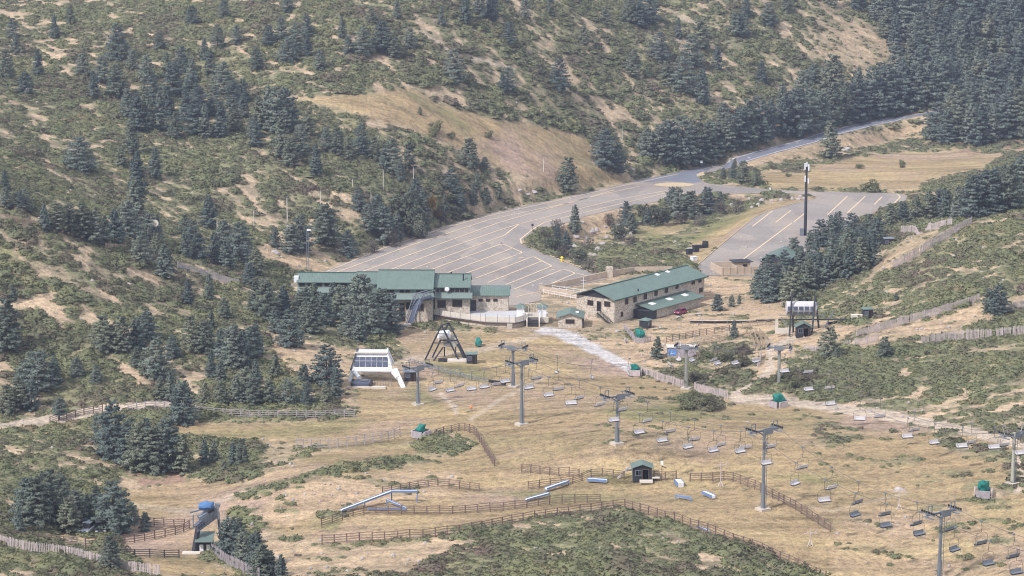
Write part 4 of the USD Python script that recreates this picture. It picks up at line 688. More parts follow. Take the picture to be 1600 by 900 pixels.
# the left building: five sections under green roofs
h = House('lodge', 'long lodge of several sections under green sheet metal roofs at the car park', 'building', (-22.4, 501.5, 0), -.02)
def section(nm, x0, x1, yf, ze, yr, zr, yb, wallm='clad_green', zb=None, low=0, stone_h=None, over=.5):
    x0, x1, yf, yr, yb = x0 + 22.4, x1 + 22.4, yf - 501.5, yr - 501.5, yb - 501.5; zb = zb or ze
    w = h.part('wall', MB().extr([(yf, low - .4), (yf, ze), (yr, zr - .05), (yb, zb), (yb, low - .4)], x0, x1), wallm, f'wall of the {nm}')
    sl = (zr - ze) / (yr - yf)
    r = h.part('roof', gable_roof(x0 - over * .3, x1 + over * .3, yf - over, ze - over * sl + .03, yr, yb + over, zr + .03, zb - over * sl + .03), 'roof_green')
    part(r, 'roof_seams', seams(x0, x1, yf - over + .02, ze - over * sl + .04, yr - .05, zr + .02, .55, .16).mesh(), 'roof_green', kind='stuff'); part(r, 'ridge_cap', MB().bar((x0 - .2, yr, zr + .22), (x1 + .2, yr, zr + .22), .4, .08).mesh(), 'roof_green_dark')
    return x0, x1, yf
x0, x1, yf = section('tall middle section', -28.2, -16.6, 501.5, 7.0, 507.0, 9.75, 512.5)
h.part('ground_floor', MB().box(((x0 + x1) / 2, -.08, 2.2), (x1 - x0 - .1, .4, 5.0)), 'stone', 'stone ground floor')
sk = h.part('skirt_roof', MB().extr([(-1.5, 4.75), (-.003, 5.85), (-.003, 6.0), (-1.5, 4.9)], x0 - .3, x1 + .2), 'clad_green'); part(sk, 'gutter', MB().bar((x0 - .3, -1.52, 4.8), (x1 + .2, -1.52, 4.8), .14).mesh(), 'roof_green_dark')
for u in (604, 612, 628, 637, 654, 662.5): c = h.on(u, 455, 'y', 0); h.opening('window', (c[0], 0, 6.42), .8, .62, 'y', -1, 0)
for u, v, w_, hh in ((606, 478, 1.2, 1.3), (628, 480, 1.0, 1.6), (640, 478, 1.4, 1.3), (657, 480, 1.2, 1.4)): c = h.on(u, v, 'y', -.3); h.opening('window', (c[0], -.3, c[2]), w_, hh, 'y', -1, 1)
c = h.on(628, 498, 'y', -.3); h.opening('door', (c[0], -.3, 1.0), 1.2, 2.0, 'y', -1, 0)
x0, x1, yf = section('right middle section', -16.35, -8.9, 504.0, 6.9, 508.4, 8.7, 512.5)
h.part('window_band', MB().box(((x0 + x1) / 2, yf - .02, 6.15), (x1 - x0 - .8, .10, .75)), 'window_dark', 'dark strip of upper windows')
for q in np.linspace(x0 + 1.1, x1 - 1.1, 6): h.part('mullion', MB().box((q, yf - .06, 6.15), (.12, .12, .8)), 'clad_green')
sk = h.part('skirt_roof', MB().extr([(yf - 1.4, 4.55), (yf - .003, 5.5), (yf - .003, 5.64), (yf - 1.4, 4.69)], x0, x1 + .5), 'clad_green'); part(sk, 'gutter', MB().bar((x0, yf - 1.42, 4.6), (x1 + .5, yf - 1.42, 4.6), .14).mesh(), 'roof_green_dark')
h.part('ground_floor', MB().box(((x0 + x1) / 2, yf - .05, 2.2), (x1 - x0 - .1, .4, 4.8)), 'stone', 'stone ground floor')
c = h.on(714.5, 474, 'y', yf - .25); h.opening('window', (c[0], yf - .25, c[2]), 1.9, 1.35, 'y', -1, 1); c = h.on(690, 475, 'y', yf - .25); h.opening('window', (c[0], yf - .25, c[2]), 1.6, 1.4, 'y', -1, 1)
c = h.on(698.5, 452, 'y', yf - .5); dv = trimesh.creation.icosphere(2, .5); dv.apply_scale((1, .28, 1)); dv.apply_translation((c[0], yf - .55, c[2])); h.part('satellite_dish', dv, 'frame_white', smooth=True)
c = h.on(724, 437, 'y', yf + 2.0); h.part('flue', MB().tube([(c[0], yf + 2.0, 7.6), (c[0], yf + 2.0, 9.2)], .14, 8).box((c[0], yf + 2.0, 9.25), (.4, .4, .1)), 'steel_dark')
c = h.on(705, 428, 'y', yf + 4.4); h.part('chimney', MB().box((c[0], yf + 4.6, 8.95), (.35, .35, .5)), 'steel_dark')
# barrel roofed stone wing
X0, X1, YF = -8.75 + 22.4, -.9 + 22.4, 507.0 - 501.5
h.part('wall', MB().box(((X0 + X1) / 2, YF + 3.6, 2.1), (X1 - X0, 7.2, 4.9)), 'stone', 'wall of the stone wing')
arc = [(YF - .5 + 8.2 * t, 4.35 + 1.55 * math.sin(math.pi * min(1, t * .96 + .02)) ** .62) for t in np.linspace(0, 1, 15)]
r = h.part('roof', MB().extr(arc + [(y, z - .14) for y, z in arc[::-1]], X0 - .2, X1 + .45), 'roof_green', 'curved green roof of the stone wing')
sm_ = MB()
for x in np.arange(X0, X1 + .3, .45): sm_.tube([(x, y, z + .02) for y, z in arc[:9]], .04, 4)
part(r, 'roof_seams', sm_.mesh(), 'roof_green', kind='stuff'); h.part('gable_panel', MB().extr([(y, z - .15) for y, z in arc] + [(YF + 7.2, 4.3), (YF, 4.3)], X1 - .2, X1 + .1), 'roof_green_dark')
c = h.on(740, 474, 'y', YF); h.opening('door', (c[0], YF, 2.35), .95, 2.1, 'y', -1, 0)
for u in (751, 762.5, 774): c = h.on(u, 469, 'y', YF); h.opening('window', (c[0], YF, c[2]), .75, .42, 'y', -1, 0)
x0, x1, yf = section('left middle section', -33.2, -28.3, 507, 6.95, 511.3, 8.55, 515.5)
x0, x1, yf = section('low left wing', -46.2, -33.3, 512, 6.4, 515.3, 7.65, 518.6)
sk = h.part('skirt_roof', MB().extr([(yf - 1.6, 4.2), (yf - .003, 5.1), (yf - .003, 5.24), (yf - 1.6, 4.34)], x0, x1), 'clad_green')
for q in np.linspace(x0 + 1, x1 - 1, 7): h.opening('window', (q, yf, 5.75), 1.1, .5, 'y', -1, 0)
h.part('plant_box', MB().box((x0 - .3, yf + 1, 6.8), (1.0, 1.2, 1.3)), 'frame_white', 'white box at the far left end of the roof')

# terrace in front of the lodge
te = [atz(u, v, 1.15)[:2] for u, v in ((671, 489.6), (703.6, 495), (758.5, 502.6), (804.7, 504), (824, 499))]; poly = [tuple(p) for p in te] + [(2.6, 507.2), (-.9, 506.9), (-8.9, 506.9), (-8.9, 503.5), (-16.3, 503.5)]
t = thing('terrace', 'pale paved terrace with a light parapet in front of the lodge', 'terrace', (0, 0, 0))
part(t, 'deck', MB().prism(poly, .95, 1.15).mesh(), 'paving'); part(t, 'retaining_wall', MB().prism(list(Polygon(poly).buffer(-.35, join_style=2).exterior.coords)[:-1], -.6, .948).mesh(), 'stone')
part(t, 'fascia', (lambda m: [m.bar((*a, .93), (*b, .93), .18, .25) for a, b in zip(te[:-1], te[1:])] and m)(MB()).mesh(), 'frame_brown', 'dark brown edge beam')
for a, b in zip(te[:-1], te[1:]):
    n = max(1, round(np.linalg.norm(b - a) / 1.35))
    for k in range(n):
        p, q = a + (b - a) * (k + .02) / n, a + (b - a) * (k + .98) / n; part(t, 'parapet_panel', MB().bar((*p, 1.72), (*q, 1.72), .05, 1.02).mesh(), 'concrete_pale')
        if k % 2 == 0: part(t, 'post', MB().bar((*p, 1.1), (*p, 2.75), .09).mesh(), 'steel_grey')
part(t, 'pier', MB().bar((*te[3] * .82 + te[2] * .18 - np.array([0, .1]), -.5), (*te[3] * .82 + te[2] * .18 - np.array([0, .1]), .9), 1.1).mesh(), 'concrete', 'stone coloured pier under the terrace edge')
for k, (u, v) in enumerate(((684, 483), (690, 481), (697, 484), (703, 480), (710, 484), (718, 483))):
    P = atz(u, v, 1.15); q = thing('table', f'folded grey bench stacked on the terrace, number {k + 1} from the left'.replace(', number 1 from the left', ', leftmost').replace(', number 6 from the left', ', rightmost').replace(', number 2 from the left', ', beside the leftmost').replace(', number 3 from the left', ', under the dish').replace(', number 4 from the left', ', right of the dish').replace(', number 5 from the left', ', beside the rightmost'), 'bench', P, rng.uniform(0, 3))
    part(q, 'top', MB().box((0, 0, .75), (1.6, .7, .06)).mesh(), 'steel_blue' if k in (2, 3) else 'steel_grey'); part(q, 'leg', MB().bar((-.6, -.3, 0), (-.6, .3, .75), .06).bar((-.6, .3, 0), (-.6, -.3, .75), .06).mesh(), 'steel_dark'); part(q, 'leg', MB().bar((.6, -.3, 0), (.6, .3, .75), .06).bar((.6, .3, 0), (.6, -.3, .75), .06).mesh(), 'steel_dark')
# covered walkway stair down from the lodge
t = thing('walkway', 'blue grey steel walkway bending down from the lodge to the snow field', 'walkway', (0, 0, 0)); pts = [aty(674, 463, 500.2), aty(656, 468, 499.2), aty(650, 478, 497.8), g1(641, 508) + [0, 0, .4]]; pts = np.array(pts)
for dx in (-.8, .8):
    for dz in (0, 1.3): part(t, 'side_rail', MB().tube(pts + [dx, 0, dz], .10, 6).mesh(), 'steel_grey')
    lm = MB()
    for a, b in zip(pts[:-1], pts[1:]):
        n = int(np.linalg.norm(b - a) / .8) + 1
        for k in range(n): lm.bar(a + (b - a) * k / n + [dx, 0, 0], a + (b - a) * (k + 1) / n + [dx, 0, 1.3], .06).bar(a + (b - a) * k / n + [dx, 0, 0], a + (b - a) * k / n + [dx, 0, 1.3], .06)
    part(t, 'lattice', lm.mesh(), 'steel_grey')
part(t, 'deck', (lambda m: [m.bar(a, b, 1.5, .12) for a, b in zip(pts[:-1], pts[1:])] and m)(MB()).mesh(), 'window_blue'); part(t, 'footing', MB().box(pts[-1] + [.8, -.3, -.3], (4.2, 1.6, .5)).mesh(), 'concrete_pale')
for k in (1, 2): part(t, 'leg', MB().bar(pts[k], (pts[k][0], pts[k][1], -.3), .22).mesh(), 'steel_grey')
# gate with stairs right of the terrace
t = thing('entrance_gate', 'white framed entrance stair with small green roofs right of the terrace', 'gate', (0, 0, 0)); P = atz(833, 510); q = atz(838, 484)
sp_ = MB()
for k in range(9): sp_.box((P[0], P[1] + .3 * k, .1 + .16 * k), (2.2, .3, .08))
part(t, 'stairs', sp_.mesh(), 'steel_dark')
for dx in (-1.3, 1.3): part(t, 'side_wall', MB().extr([(0, -.4), (0, 1.2), (3.2, 2.5), (3.2, -.4)], -.12, .12).mesh() if False else (lambda m: (m[0] + [P[0] + dx, P[1] - .1, 0], m[1]))(MB().extr([(0, -.4), (0, 1.1), (3.2, 2.3), (3.2, -.4)], -.12, .12).mesh()), 'concrete_pale')
for dx in (-1.2, 0, 1.2):
    part(t, 'hoop', MB().tube([(P[0] + dx - 1.0, P[1] + 3.2, 1.2), (P[0] + dx - 1.0, P[1] + 3.2, 3.4), (P[0] + dx - .5, P[1] + 3.2, 4.2), (P[0] + dx + .2, P[1] + 3.2, 4.3), (P[0] + dx + .8, P[1] + 3.2, 3.8), (P[0] + dx + .8, P[1] + 3.2, 1.2)], .06, 6).mesh(), 'concrete_pale')
for dx, w in ((-2.6, 1.6), (1.9, 1.8)):
    part(t, 'booth', MB().box((P[0] + dx, P[1] + 5, 1.9), (w, 1.8, 2.6)).mesh(), 'frame_white'); v = np.array([[-w * .7, -1.3, 3.2], [w * .7, -1.3, 3.2], [w * .7, 1.3, 3.2], [-w * .7, 1.3, 3.2], [0, 0, 4.0]]) + [P[0] + dx, P[1] + 5, 0]; part(t, 'roof', (v, np.array([[0, 1, 4], [1, 2, 4], [2, 3, 4], [3, 0, 4], [0, 2, 1], [0, 3, 2]])), 'roof_green')
part(t, 'landing', MB().box((P[0], P[1] + 6, .7), (6.5, 6.2, 1.0)).mesh(), 'concrete')
# pale parapet wall along the car park
wl = [np.array(p) for p in ((14.6, 526.5), (6.4, 534.8), (22.5, 554.2), (28.6, 559.2), (37.5, 560.0))]
t = thing('parapet_wall', 'pale concrete parapet wall edging the car park behind the stone building', 'wall', (0, 0, 0))
for a, b in zip(wl[:-1], wl[1:]):
    n = max(1, round(np.linalg.norm(b - a) / 3.0))
    for k in range(n): p, q = a + (b - a) * k / n, a + (b - a) * (k + .985) / n; part(t, 'panel', MB().bar((*p, .6), (*q, .6), .3, 1.5).mesh(), 'cream_wall')
part(t, 'pillar', MB().bar((6.4, 534.6, -.3), (6.4, 534.6, 2.0), .8).mesh(), 'stone'); part(t, 'pillar', MB().bar((22.5, 554, -.3), (22.5, 554, 2.3), 1.6).mesh(), 'stone')
t = thing('handrail', 'thin white handrail on the ramp between the parapet and the stone building', 'railing', (0, 0, 0))
for a, b in (((7, 532, 0), (15.2, 523.5, 0)), ((9, 537, 0), (20, 528.5, 0))):
    a, b = np.array(a, float), np.array(b, float)
    for z in (.55, 1.05): part(t, 'rail', MB().bar(a + [0, 0, z], b + [0, 0, z], .07).mesh(), 'frame_white')
    for k in range(8): part(t, 'post', MB().bar(a + (b - a) * k / 7, a + (b - a) * k / 7 + [0, 0, 1.1], .07).mesh(), 'frame_white')
t = thing('flag_mast', 'thin white mast standing on the ramp behind the stone building', 'mast', (15.8, 528, 0)); part(t, 'pole', MB().tube([(0, 0, 0), (0, 0, 4.6)], .07, 6).mesh(), 'frame_white'); part(t, 'crossarm', MB().bar((-.6, 0, 3.9), (.6, 0, 3.9), .06).bar((-.6, 0, 3.2), (.6, 0, 3.2), .06).mesh(), 'frame_white')
# pump house yard and barn by the right car park
O = atz(1128, 430)
h = House('pump_house', 'small cream pump house with walled yard at the end of the right car park', 'building', O, .25)
p2 = h.loc(atz(1188, 430)); W_ = float(p2[0])
h.part('yard_wall', MB().box((W_ / 2, 0, .7), (W_, .25, 2.0)).box((0, 4, .7), (.25, 8, 2.0)).box((W_ * .36, 8, .7), (W_ * .72, .25, 2.0)), 'cream_wall'); h.part('wall', MB().box((W_ * .62, 2.0, 1.2), (3.4, 3.4, 3.0)), 'cream_wall', 'wall of the pump house'); h.part('roof', MB().box((W_ * .62, 2.0, 2.82), (4.6, 4.0, .16)), 'wood_dark'); h.opening('door', (W_ * .66, .28, 1.2), .9, 2.1, 'y', -1, 0, 'frame_brown')
for k in range(6): h.part('pier', MB().box((W_ * k / 5, -.02, .75), (.4, .4, 2.2)), 'cream_wall')
O = atz(1190, 424)
h = House('barn', 'dark wooden barn with green roof half hidden by the pines', 'barn', O, -.34); h.part('wall', swap(MB().extr([(0, -.3), (0, 2.9), (2.9, 4.2), (5.8, 2.9), (5.8, -.3)], 0, 11).mesh()), 'wood_dark'); h.part('roof', swap(gable_roof(-.5, 11.5, -.5, 2.75, 2.9, 6.3, 4.28, 2.75, .14).mesh()), 'roof_green')
for k in range(8): h.part('board', MB().box((.4 + k * .72, -.03, 1.4), (.5, .06, 2.6)), 'frame_brown')

# ---------------------------------------------------------------- chairlifts
def tower_kind(nm, H0, m1, arm=2.5, pale=False):
    p = kind_of(nm)
    part(p, 'mast', MB().tube([(0, 0, -.3), (0, 0, H0 * .33), (0, 0, H0 * .34), (0, 0, H0)], [.36, .30, .24, .19] if not pale else [.34, .30, .29, .24], 12).mesh(), m1, smooth=40)
    part(p, 'base', MB().box((0, 0, .1), (1.7, 1.7, .5)).mesh(), 'concrete')
    part(p, 'crossarm', MB().bar((-arm - .3, 0, H0 - .25), (arm + .3, 0, H0 - .25), .22, .26).bar((-arm * .5, 0, H0 - .3), (0, 0, H0 - 1.1), .14).bar((arm * .5, 0, H0 - .3), (0, 0, H0 - 1.1), .14).mesh(), m1 if not pale else 'steel_grey')
    for s in (-1, 1):
        q = part(p, 'sheave_train', MB().bar((s * arm, -1.3, H0 - .1), (s * arm, 1.3, H0 - .1), .12, .18).bar((s * arm, -.9, H0 - .6), (s * arm, .9, H0 - .6), .4, .06).mesh(), 'steel_grey')
        for k in range(6):
            c = trimesh.creation.cylinder(.17, .12, sections=10); c.apply_transform(trimesh.transformations.rotation_matrix(math.pi / 2, [0, 1, 0])); c.apply_translation((s * arm, -1.15 + k * .46, H0 + .12)); part(q, 'wheel', c, 'rubber')
        part(p, 'lifting_frame', MB().bar((s * arm, 0, H0 - .1), (s * (arm + (.5 if pale else 0)), 0, H0 + (1.2 if pale else .95)), .10).bar((s * (arm - .7), 0, H0 - .1), (s * (arm - (.2 if pale else .7)), 0, H0 + .95), .10).bar((s * (arm - .75), 0, H0 + .95), (s * (arm + .05), 0, H0 + .95), .10).mesh(), m1 if not pale else 'pylon_pale')
    ld = MB()
    for k in range(int(H0 / .45)): ld.bar((-.18, -.46, .4 + k * .45), (.18, -.46, .4 + k * .45), .035)
    ld.bar((-.2, -.46, .3), (-.2, -.46, H0 - .4), .05).bar((.2, -.46, .3), (.2, -.46, H0 - .4), .05); part(p, 'ladder', ld.mesh(), 'steel_grey')
    part(p, 'platform', MB().box((0, -.7, H0 - .55), (1.6, .7, .06)).box((0, -1.03, H0 - .1), (1.6, .05, .9)).mesh(), 'steel_grey'); return p
TK = {}
def tower(u, v, vtop, label, rz, pale=False, group=None):
    P = g1(u, v); Hh = (vtop_z(u, vtop, P) - P[2]); nm = f'tower_kind_{"pale" if pale else "grey"}_{len(TK)}'.replace('_0', '_a').replace('_1', '_b').replace('_2', '_c').replace('_3', '_d').replace('_4', '_e').replace('_5', '_f').replace('_6', '_g').replace('_7', '_h').replace('_8', '_i').replace('_9', '_j')
    TK[nm] = 1; ref = tower_kind(nm, Hh, 'pylon_pale' if pale else 'steel_grey', 2.4 if not pale else 2.0, pale); thing('lift_tower', label, 'lift tower', P, rz, 1.0, group, ref); return P, Hh
def vtop_z(u, v, P): r = ray(u, v); return CAMZ + r[2] / r[1] * P[1]
dA = math.atan2(.65, 1.0)     # the line runs toward the viewer and to the right
rzA = dA
T6 = tower(653, 633, 572, 'grey lift tower nearest the white lift station', rzA); T2 = tower(815, 664, 564, 'tall grey lift tower in the middle of the snow field', rzA); T3 = tower(964, 694, 617, 'grey lift tower above the dark wooden hut', rzA); T4 = tower(1192, 797, 670, 'tall grey lift tower at the right end of the rail fence', rzA)
P5 = atz(1467, 916, .6); P5[2] = H(P5[0], P5[1]); H5 = vtop_z(1467, 798, P5) - P5[2]; thing('lift_tower', 'tall grey lift tower cut by the bottom edge of the photo', 'lift tower', P5, rzA, 1.0, None, tower_kind('tower_kind_grey_near', H5, 'steel_grey', 2.4)); T5 = (P5, H5)
T1 = tower(802, 605, 541, 'grey lift tower right of the black triangular frame', -.4); T7 = tower(1072, 608, 540, 'pale concrete lift tower in front of the shed with the blue sign', -.35, True); T8 = tower(1217, 602, 541, 'pale concrete lift tower below the right lift station', -.3, True); T9 = tower(1582, 757, 676, 'pale concrete lift tower near the right edge of the photo', .6, True)
def chair_kind(nm, back, seat):
    p = kind_of(nm); part(p, 'seat', MB().box((0, -.05, .03), (1.8, .45, .08), rx=.12).mesh(), back); part(p, 'seat_base', MB().box((0, -.05, -.08), (1.84, .47, .10), rx=.12).mesh(), seat); part(p, 'backrest', MB().box((0, .26, .28), (1.8, .07, .44), rx=-.2).mesh(), back)
    part(p, 'side_frame', MB().tube([(-.98, -.32, .02), (-1.02, .2, .1), (-1.05, .2, 1.0), (-.85, .15, 1.45), (0, .1, 1.62), (.85, .15, 1.45), (1.05, .2, 1.0), (1.02, .2, .1), (.98, -.32, .02)], .024, 5).mesh(), 'steel_dark')
    part(p, 'hanger', MB().tube([(0, .1, 1.6), (0, .18, 2.3), (0, .10, 2.8), (0, 0, 3.05)], .03, 5).mesh(), 'steel_dark'); part(p, 'grip', MB().box((0, 0, 3.1), (.14, .42, .22)).mesh(), 'steel_grey')
    part(p, 'footrest', MB().tube([(-.7, -.5, -.42), (.7, -.5, -.42)], .02, 4).bar((-.7, -.5, -.42), (-.8, .1, .55), .03).bar((.7, -.5, -.42), (.8, .1, .55), .03).mesh(), 'steel_grey'); return p
CW_, CG_ = chair_kind('chair_kind_white', 'seat_white', 'seat_dark'), chair_kind('chair_kind_dark', 'steel_grey', 'seat_dark')
def lift_line(stops, off, seats, kind_at, label_at, group, hang=3.1, cable_label=''):
    """One rope of a lift: hung from stop to stop, its sag fitted to where the chairs hang."""
    S = np.array([p for p in stops], float); d = np.gradient(S[:, :2], axis=0); d /= np.linalg.norm(d, axis=1, keepdims=True); S = S + np.column_stack([-d[:, 1], d[:, 0], 0 * d[:, 0]]) * off
    pts, hung = [], []
    for a, b in zip(S[:-1], S[1:]):
        ua, ub = pix(a)[0], pix(b)[0]; mine = []
        for u, v in seats:
            lo, hi = min(ua, ub), max(ua, ub)
            if lo <= u < hi:
                t0, t1 = 0., 1.
                for _ in range(30):
                    tm = (t0 + t1) / 2; um = pix(a + (b - a) * tm)[0]
                    if (um < u) == (ua < ub): t0 = tm
                    else: t1 = tm
                p = a + (b - a) * t0; r = ray(u, v); z = CAMZ + r[2] / r[1] * p[1] + hang + .1; mine.append((t0, z - p[2]))
        num = sum(s * 4 * t * (1 - t) for t, s in mine); den = sum((4 * t * (1 - t)) ** 2 for t, s in mine); sag = num / den if mine else -.012 * np.linalg.norm(b - a); sag = float(np.clip(sag, -4.5, -.1))
        for t in np.linspace(0, 1, 10, endpoint=False): p = a + (b - a) * t; pts.append(p + [0, 0, sag * 4 * t * (1 - t)])
        dr = math.atan2(b[1] - a[1], b[0] - a[0]) + math.pi / 2 * (1 if off < 0 else -1)
        for t, s in mine:
            p = a + (b - a) * t + [0, 0, sag * 4 * t * (1 - t) - hang]; gz = float(H(p[0], p[1])); p[2] = max(p[2], gz + .55); pu = pix(p); hung.append((pu[0], p, dr + rng.normal(0, .12)))
    hung = sorted([x for x in hung if x[0] < 1615], key=lambda x: x[0])
    for k, (u, p, dr) in enumerate(hung): thing('chair', ('white' if kind_at(u) == CW_ else 'grey') + ' lift chair, ' + ordinal(k, len(hung)) + ' on the ' + cable_label.replace('chairlift crossing the snow field', 'snow field lift').replace('chairlift with the pale towers', 'pale tower lift'), 'lift chair', p, dr, 1.0, group(u), kind_at(u))
    pts.append(S[-1]); t = thing('lift_cable', cable_label, 'cable', (0, 0, 0)); part(t, 'rope', MB().tube(pts, .032, 4, False).mesh(), 'cable'); return len(hung)
top = lambda T: T[0] + np.array([0, 0, T[1] + .05])
S1P = g1(585, 600); ends = S1P + [1.5, 4, 4.2]; far_end = P5 + (P5 - T4[0]) * 1.4; far_end[2] = H(far_end[0], far_end[1]) + H5 + 1
stopsA = [ends, top(T6), top(T2), top(T3), top(T4), top(T5), far_end]
lab = lambda u: 'white backed lift chair hanging over the upper snow field' if u < 900 else 'white backed lift chair hanging between the middle towers' if u < 1215 else 'grey lift chair hanging over the lower right snow field'
grp = lambda u: 'chairs over the upper snow field' if u < 900 else 'chairs between the middle towers' if u < 1215 else 'chairs over the lower right snow field'
kin = lambda u: CW_ if u < 1300 else CG_
near = [(p[0], p[1]) for p in px_poly('676 607,704 611,737 610,757 610,790 594,827 609,858 609,893 637,960 655,1000 674,1036 692,1076 701,1116 707,1158 706,1199 731,1244 759,1290 784,1338 806,1386 818,1438 831,1494 857,1548 881,1592 900')]
farl = [(p[0], p[1]) for p in px_poly('684 598,718 603,775 604,838 590,872 610,905 624,937 634,972 641,1011 656,1047 677,1085 690,1126 698,1165 697,1204 702,1254 735,1300 765,1341 786,1384 804,1433 818,1485 827,1534 851,1585 871')]
print('chairs', lift_line(stopsA, -2.4, near, kin, lab, grp, cable_label='near rope of the chairlift crossing the snow field'), lift_line(stopsA, 2.4, farl, kin, lab, grp, cable_label='far rope of the chairlift crossing the snow field'))
S2P = g1(697, 562); stopsB = [S2P + [0, 0, 4.5], top(T1), top(T7), top(T8), top(T9), top(T9) + (top(T9) - top(T8)) * .6 + [0, 0, 2]]
labB = lambda u: 'small white lift chair hanging by the pale tower near the nursery slope' if u < 1240 else 'white lift chair hanging along the track on the right'
grpB = lambda u: 'lift chairs by the nursery slope' if u < 1240 else 'lift chairs along the track on the right'
print(lift_line(stopsB, -2.0, [(p[0], p[1]) for p in px_poly('925 585,984 592,1048 574,1082 559,1122 570,1150 568,1182 569,1227 586,1265 617,1300 640,1345 660,1420 673,1462 689,1505 696,1555 703,1596 708')], lambda u: CW_, labB, grpB, hang=2.2, cable_label='near rope of the chairlift with the pale towers'),
      lift_line(stopsB, 2.0, [(p[0], p[1]) for p in px_poly('870 596,1060 553,1115 564,1263 583,1297 614,1376 656,1430 690,1518 703,1568 702')], lambda u: CW_, labB, grpB, hang=2.2, cable_label='far rope of the chairlift with the pale towers'))

# white lift station on the left
P = g1(585, 602)
t = thing('lift_station', 'white lift station with sloping glazed canopy at the foot of the left slope', 'lift station', P, -.03)
W = 4.6
prof = [(1.6, 2.5), (2.0, 2.5), (5.2, 5.1), (5.2, 5.5), (4.6, 5.6), (1.3, 2.95)]
def taper(m): v = np.array(m[0]); k = 1 - .085 * (v[:, 2] - 2.5); v[:, 0] = -.8 + (v[:, 0] + .8) * k; return v, m[1]
part(t, 'canopy', taper(MB().extr([(2.0, 2.7), (3.2, 5.3), (5.6, 5.6), (6.6, 2.9)], -W, W - 1.6).mesh()), 'frame_white', 'white canopy with sloped front')
for sx in (-W - .12, W - 1.6): part(t, 'canopy_frame', taper(MB().extr([(1.6, 2.45), (3.0, 5.55), (6.0, 5.85), (7.0, 2.7), (6.6, 2.7), (5.7, 5.5), (3.3, 5.25), (2.05, 2.45)], sx, sx + .3).mesh()), 'steel_dark' if sx < -W else 'frame_white')
part(t, 'roof_edge', MB().bar((-W + .6, 2.95, 5.55), (W - 2.2, 2.95, 5.55), .5, .16).mesh(), 'concrete_pale')
for k in range(6):
    x = -W + 1.15 + k * 1.06; n = np.array([0, -2.6, 1.2]); a0 = np.array([x, 2.27, 3.3]); a1 = np.array([x, 2.92, 4.72]); off = np.array([0, -.07, .03]); q = part(t, 'window', MB().bar(a0 + off - [0, .12, .28], a1 + off, .94, .06, up=(0, -1, .45)).mesh(), 'window_blue'); part(q, 'glazing_bar', MB().bar((a0 + a1) / 2 + off * 1.7 - [.46, 0, 0], (a0 + a1) / 2 + off * 1.7 + [.46, 0, 0], .05).mesh(), 'frame_white')
part(t, 'beam', MB().tube([(-W + .3, 1.8, 2.35), (W - .6, 1.8, 2.35)], .28, 10).mesh(), 'frame_white')
for x0, x1 in ((-W + .5, -W - .2), (W - .9, W + .9)): part(t, 'leg', MB().bar((x0, 2.2, 2.6), (x1, -1.0 if x1 > 0 else 1.4, -.3), .7, .5).mesh(), 'frame_white')
for x in (-W + 1.2, W - .8): part(t, 'guide_wheel', MB().tube([(x - .5, 2.0, 2.1), (x + .5, .6, 1.3)], .42, 12).mesh(), 'frame_white', smooth=40)
part(t, 'ramp', MB().box((-W + 2.3, -.2, .55), (3.0, 3.6, .5)).mesh(), 'window_blue'); part(t, 'ramp_side', MB().box((-W + .6, -.3, .4), (.35, 3.8, .9)).mesh(), 'steel_dark'); part(t, 'ramp_side', MB().box((-W + 4.0, -.3, .4), (.35, 3.8, .9)).mesh(), 'steel_dark'); part(t, 'hatch', MB().box((-W + 2.6, .2, .95), (1.6, 1.0, .2)).mesh(), 'steel_grey'); part(t, 'slab', MB().box((-1.5, -2.1, .02), (7.5, .9, .5)).mesh(), 'concrete_pale')
part(t, 'gate', (lambda m: [m.bar((x, -.8, 0), (x, -.8, 1.0), .07) for x in np.linspace(.2, 3.2, 7)] and m.bar((.2, -.8, 1.0), (3.2, -.8, 1.0), .07))(MB()).mesh(), 'steel_grey')
hut('operator_hut', 'small grey operator hut beside the white lift station', g1(641, 594), .05, 2.2, 2.0, 2.0, 'steel_grey', 'wood_dark', .5, .3)
# black A-frame lift station
P = g1(697, 563)
t = thing('lift_station', 'black triangular A frame lift station with drums under it', 'lift station', P, .0)
for dy, dx in ((-.6, -.85), (1.8, .5)):
    q = part(t, 'frame', MB().bar((-3.4 + dx, dy, -.2), (dx, dy + .9, 6.9), .26).bar((dx, dy + .9, 6.9), (3.5 + dx, dy, -.2), .26).bar((-1.75 + dx, dy + .4, 3.5), (1.75 + dx, dy + .4, 3.5), .16).bar((-.8 + dx, dy + .4, 5.3), (.8 + dx, dy + .4, 5.3), .14).mesh(), 'steel_dark')
part(t, 'ridge_beam', MB().bar((-.85, .3, 6.85), (.5, 2.7, 6.85), .22).mesh(), 'steel_dark'); part(t, 'drum', MB().tube([(-1.6, 1.6, 4.6), (.6, 2.4, 4.7)], .85, 14).mesh(), 'frame_white', smooth=40); part(t, 'machine_room', MB().extr([(2.2, 2.2), (2.2, 3.9), (3.3, 4.4), (4.4, 3.9), (4.4, 2.2)], -.6, 2.2).mesh(), 'pylon_pale', 'greenish machine room'); part(t, 'window', MB().box((.4, 2.17, 3.3), (.4, .08, .7)).mesh(), 'window_dark')
part(t, 'brace', MB().bar((-.6, 1, 2.4), (-2.6, -.9, -.2), .2).bar((2.2, 2, 2.8), (3.8, .2, -.2), .3).mesh(), 'steel_dark'); part(t, 'loading_slab', MB().box((2.4, -.6, .12), (4.2, 2.2, .4)).mesh(), 'concrete_pale'); part(t, 'pit', MB().box((.2, -.2, .05), (3.4, 2.4, .3)).mesh(), 'rubber')
for x in (-.4, 1.8): part(t, 'post', MB().bar((x, 3.3, -.2), (x, 3.3, 2.3), .2).mesh(), 'steel_dark')
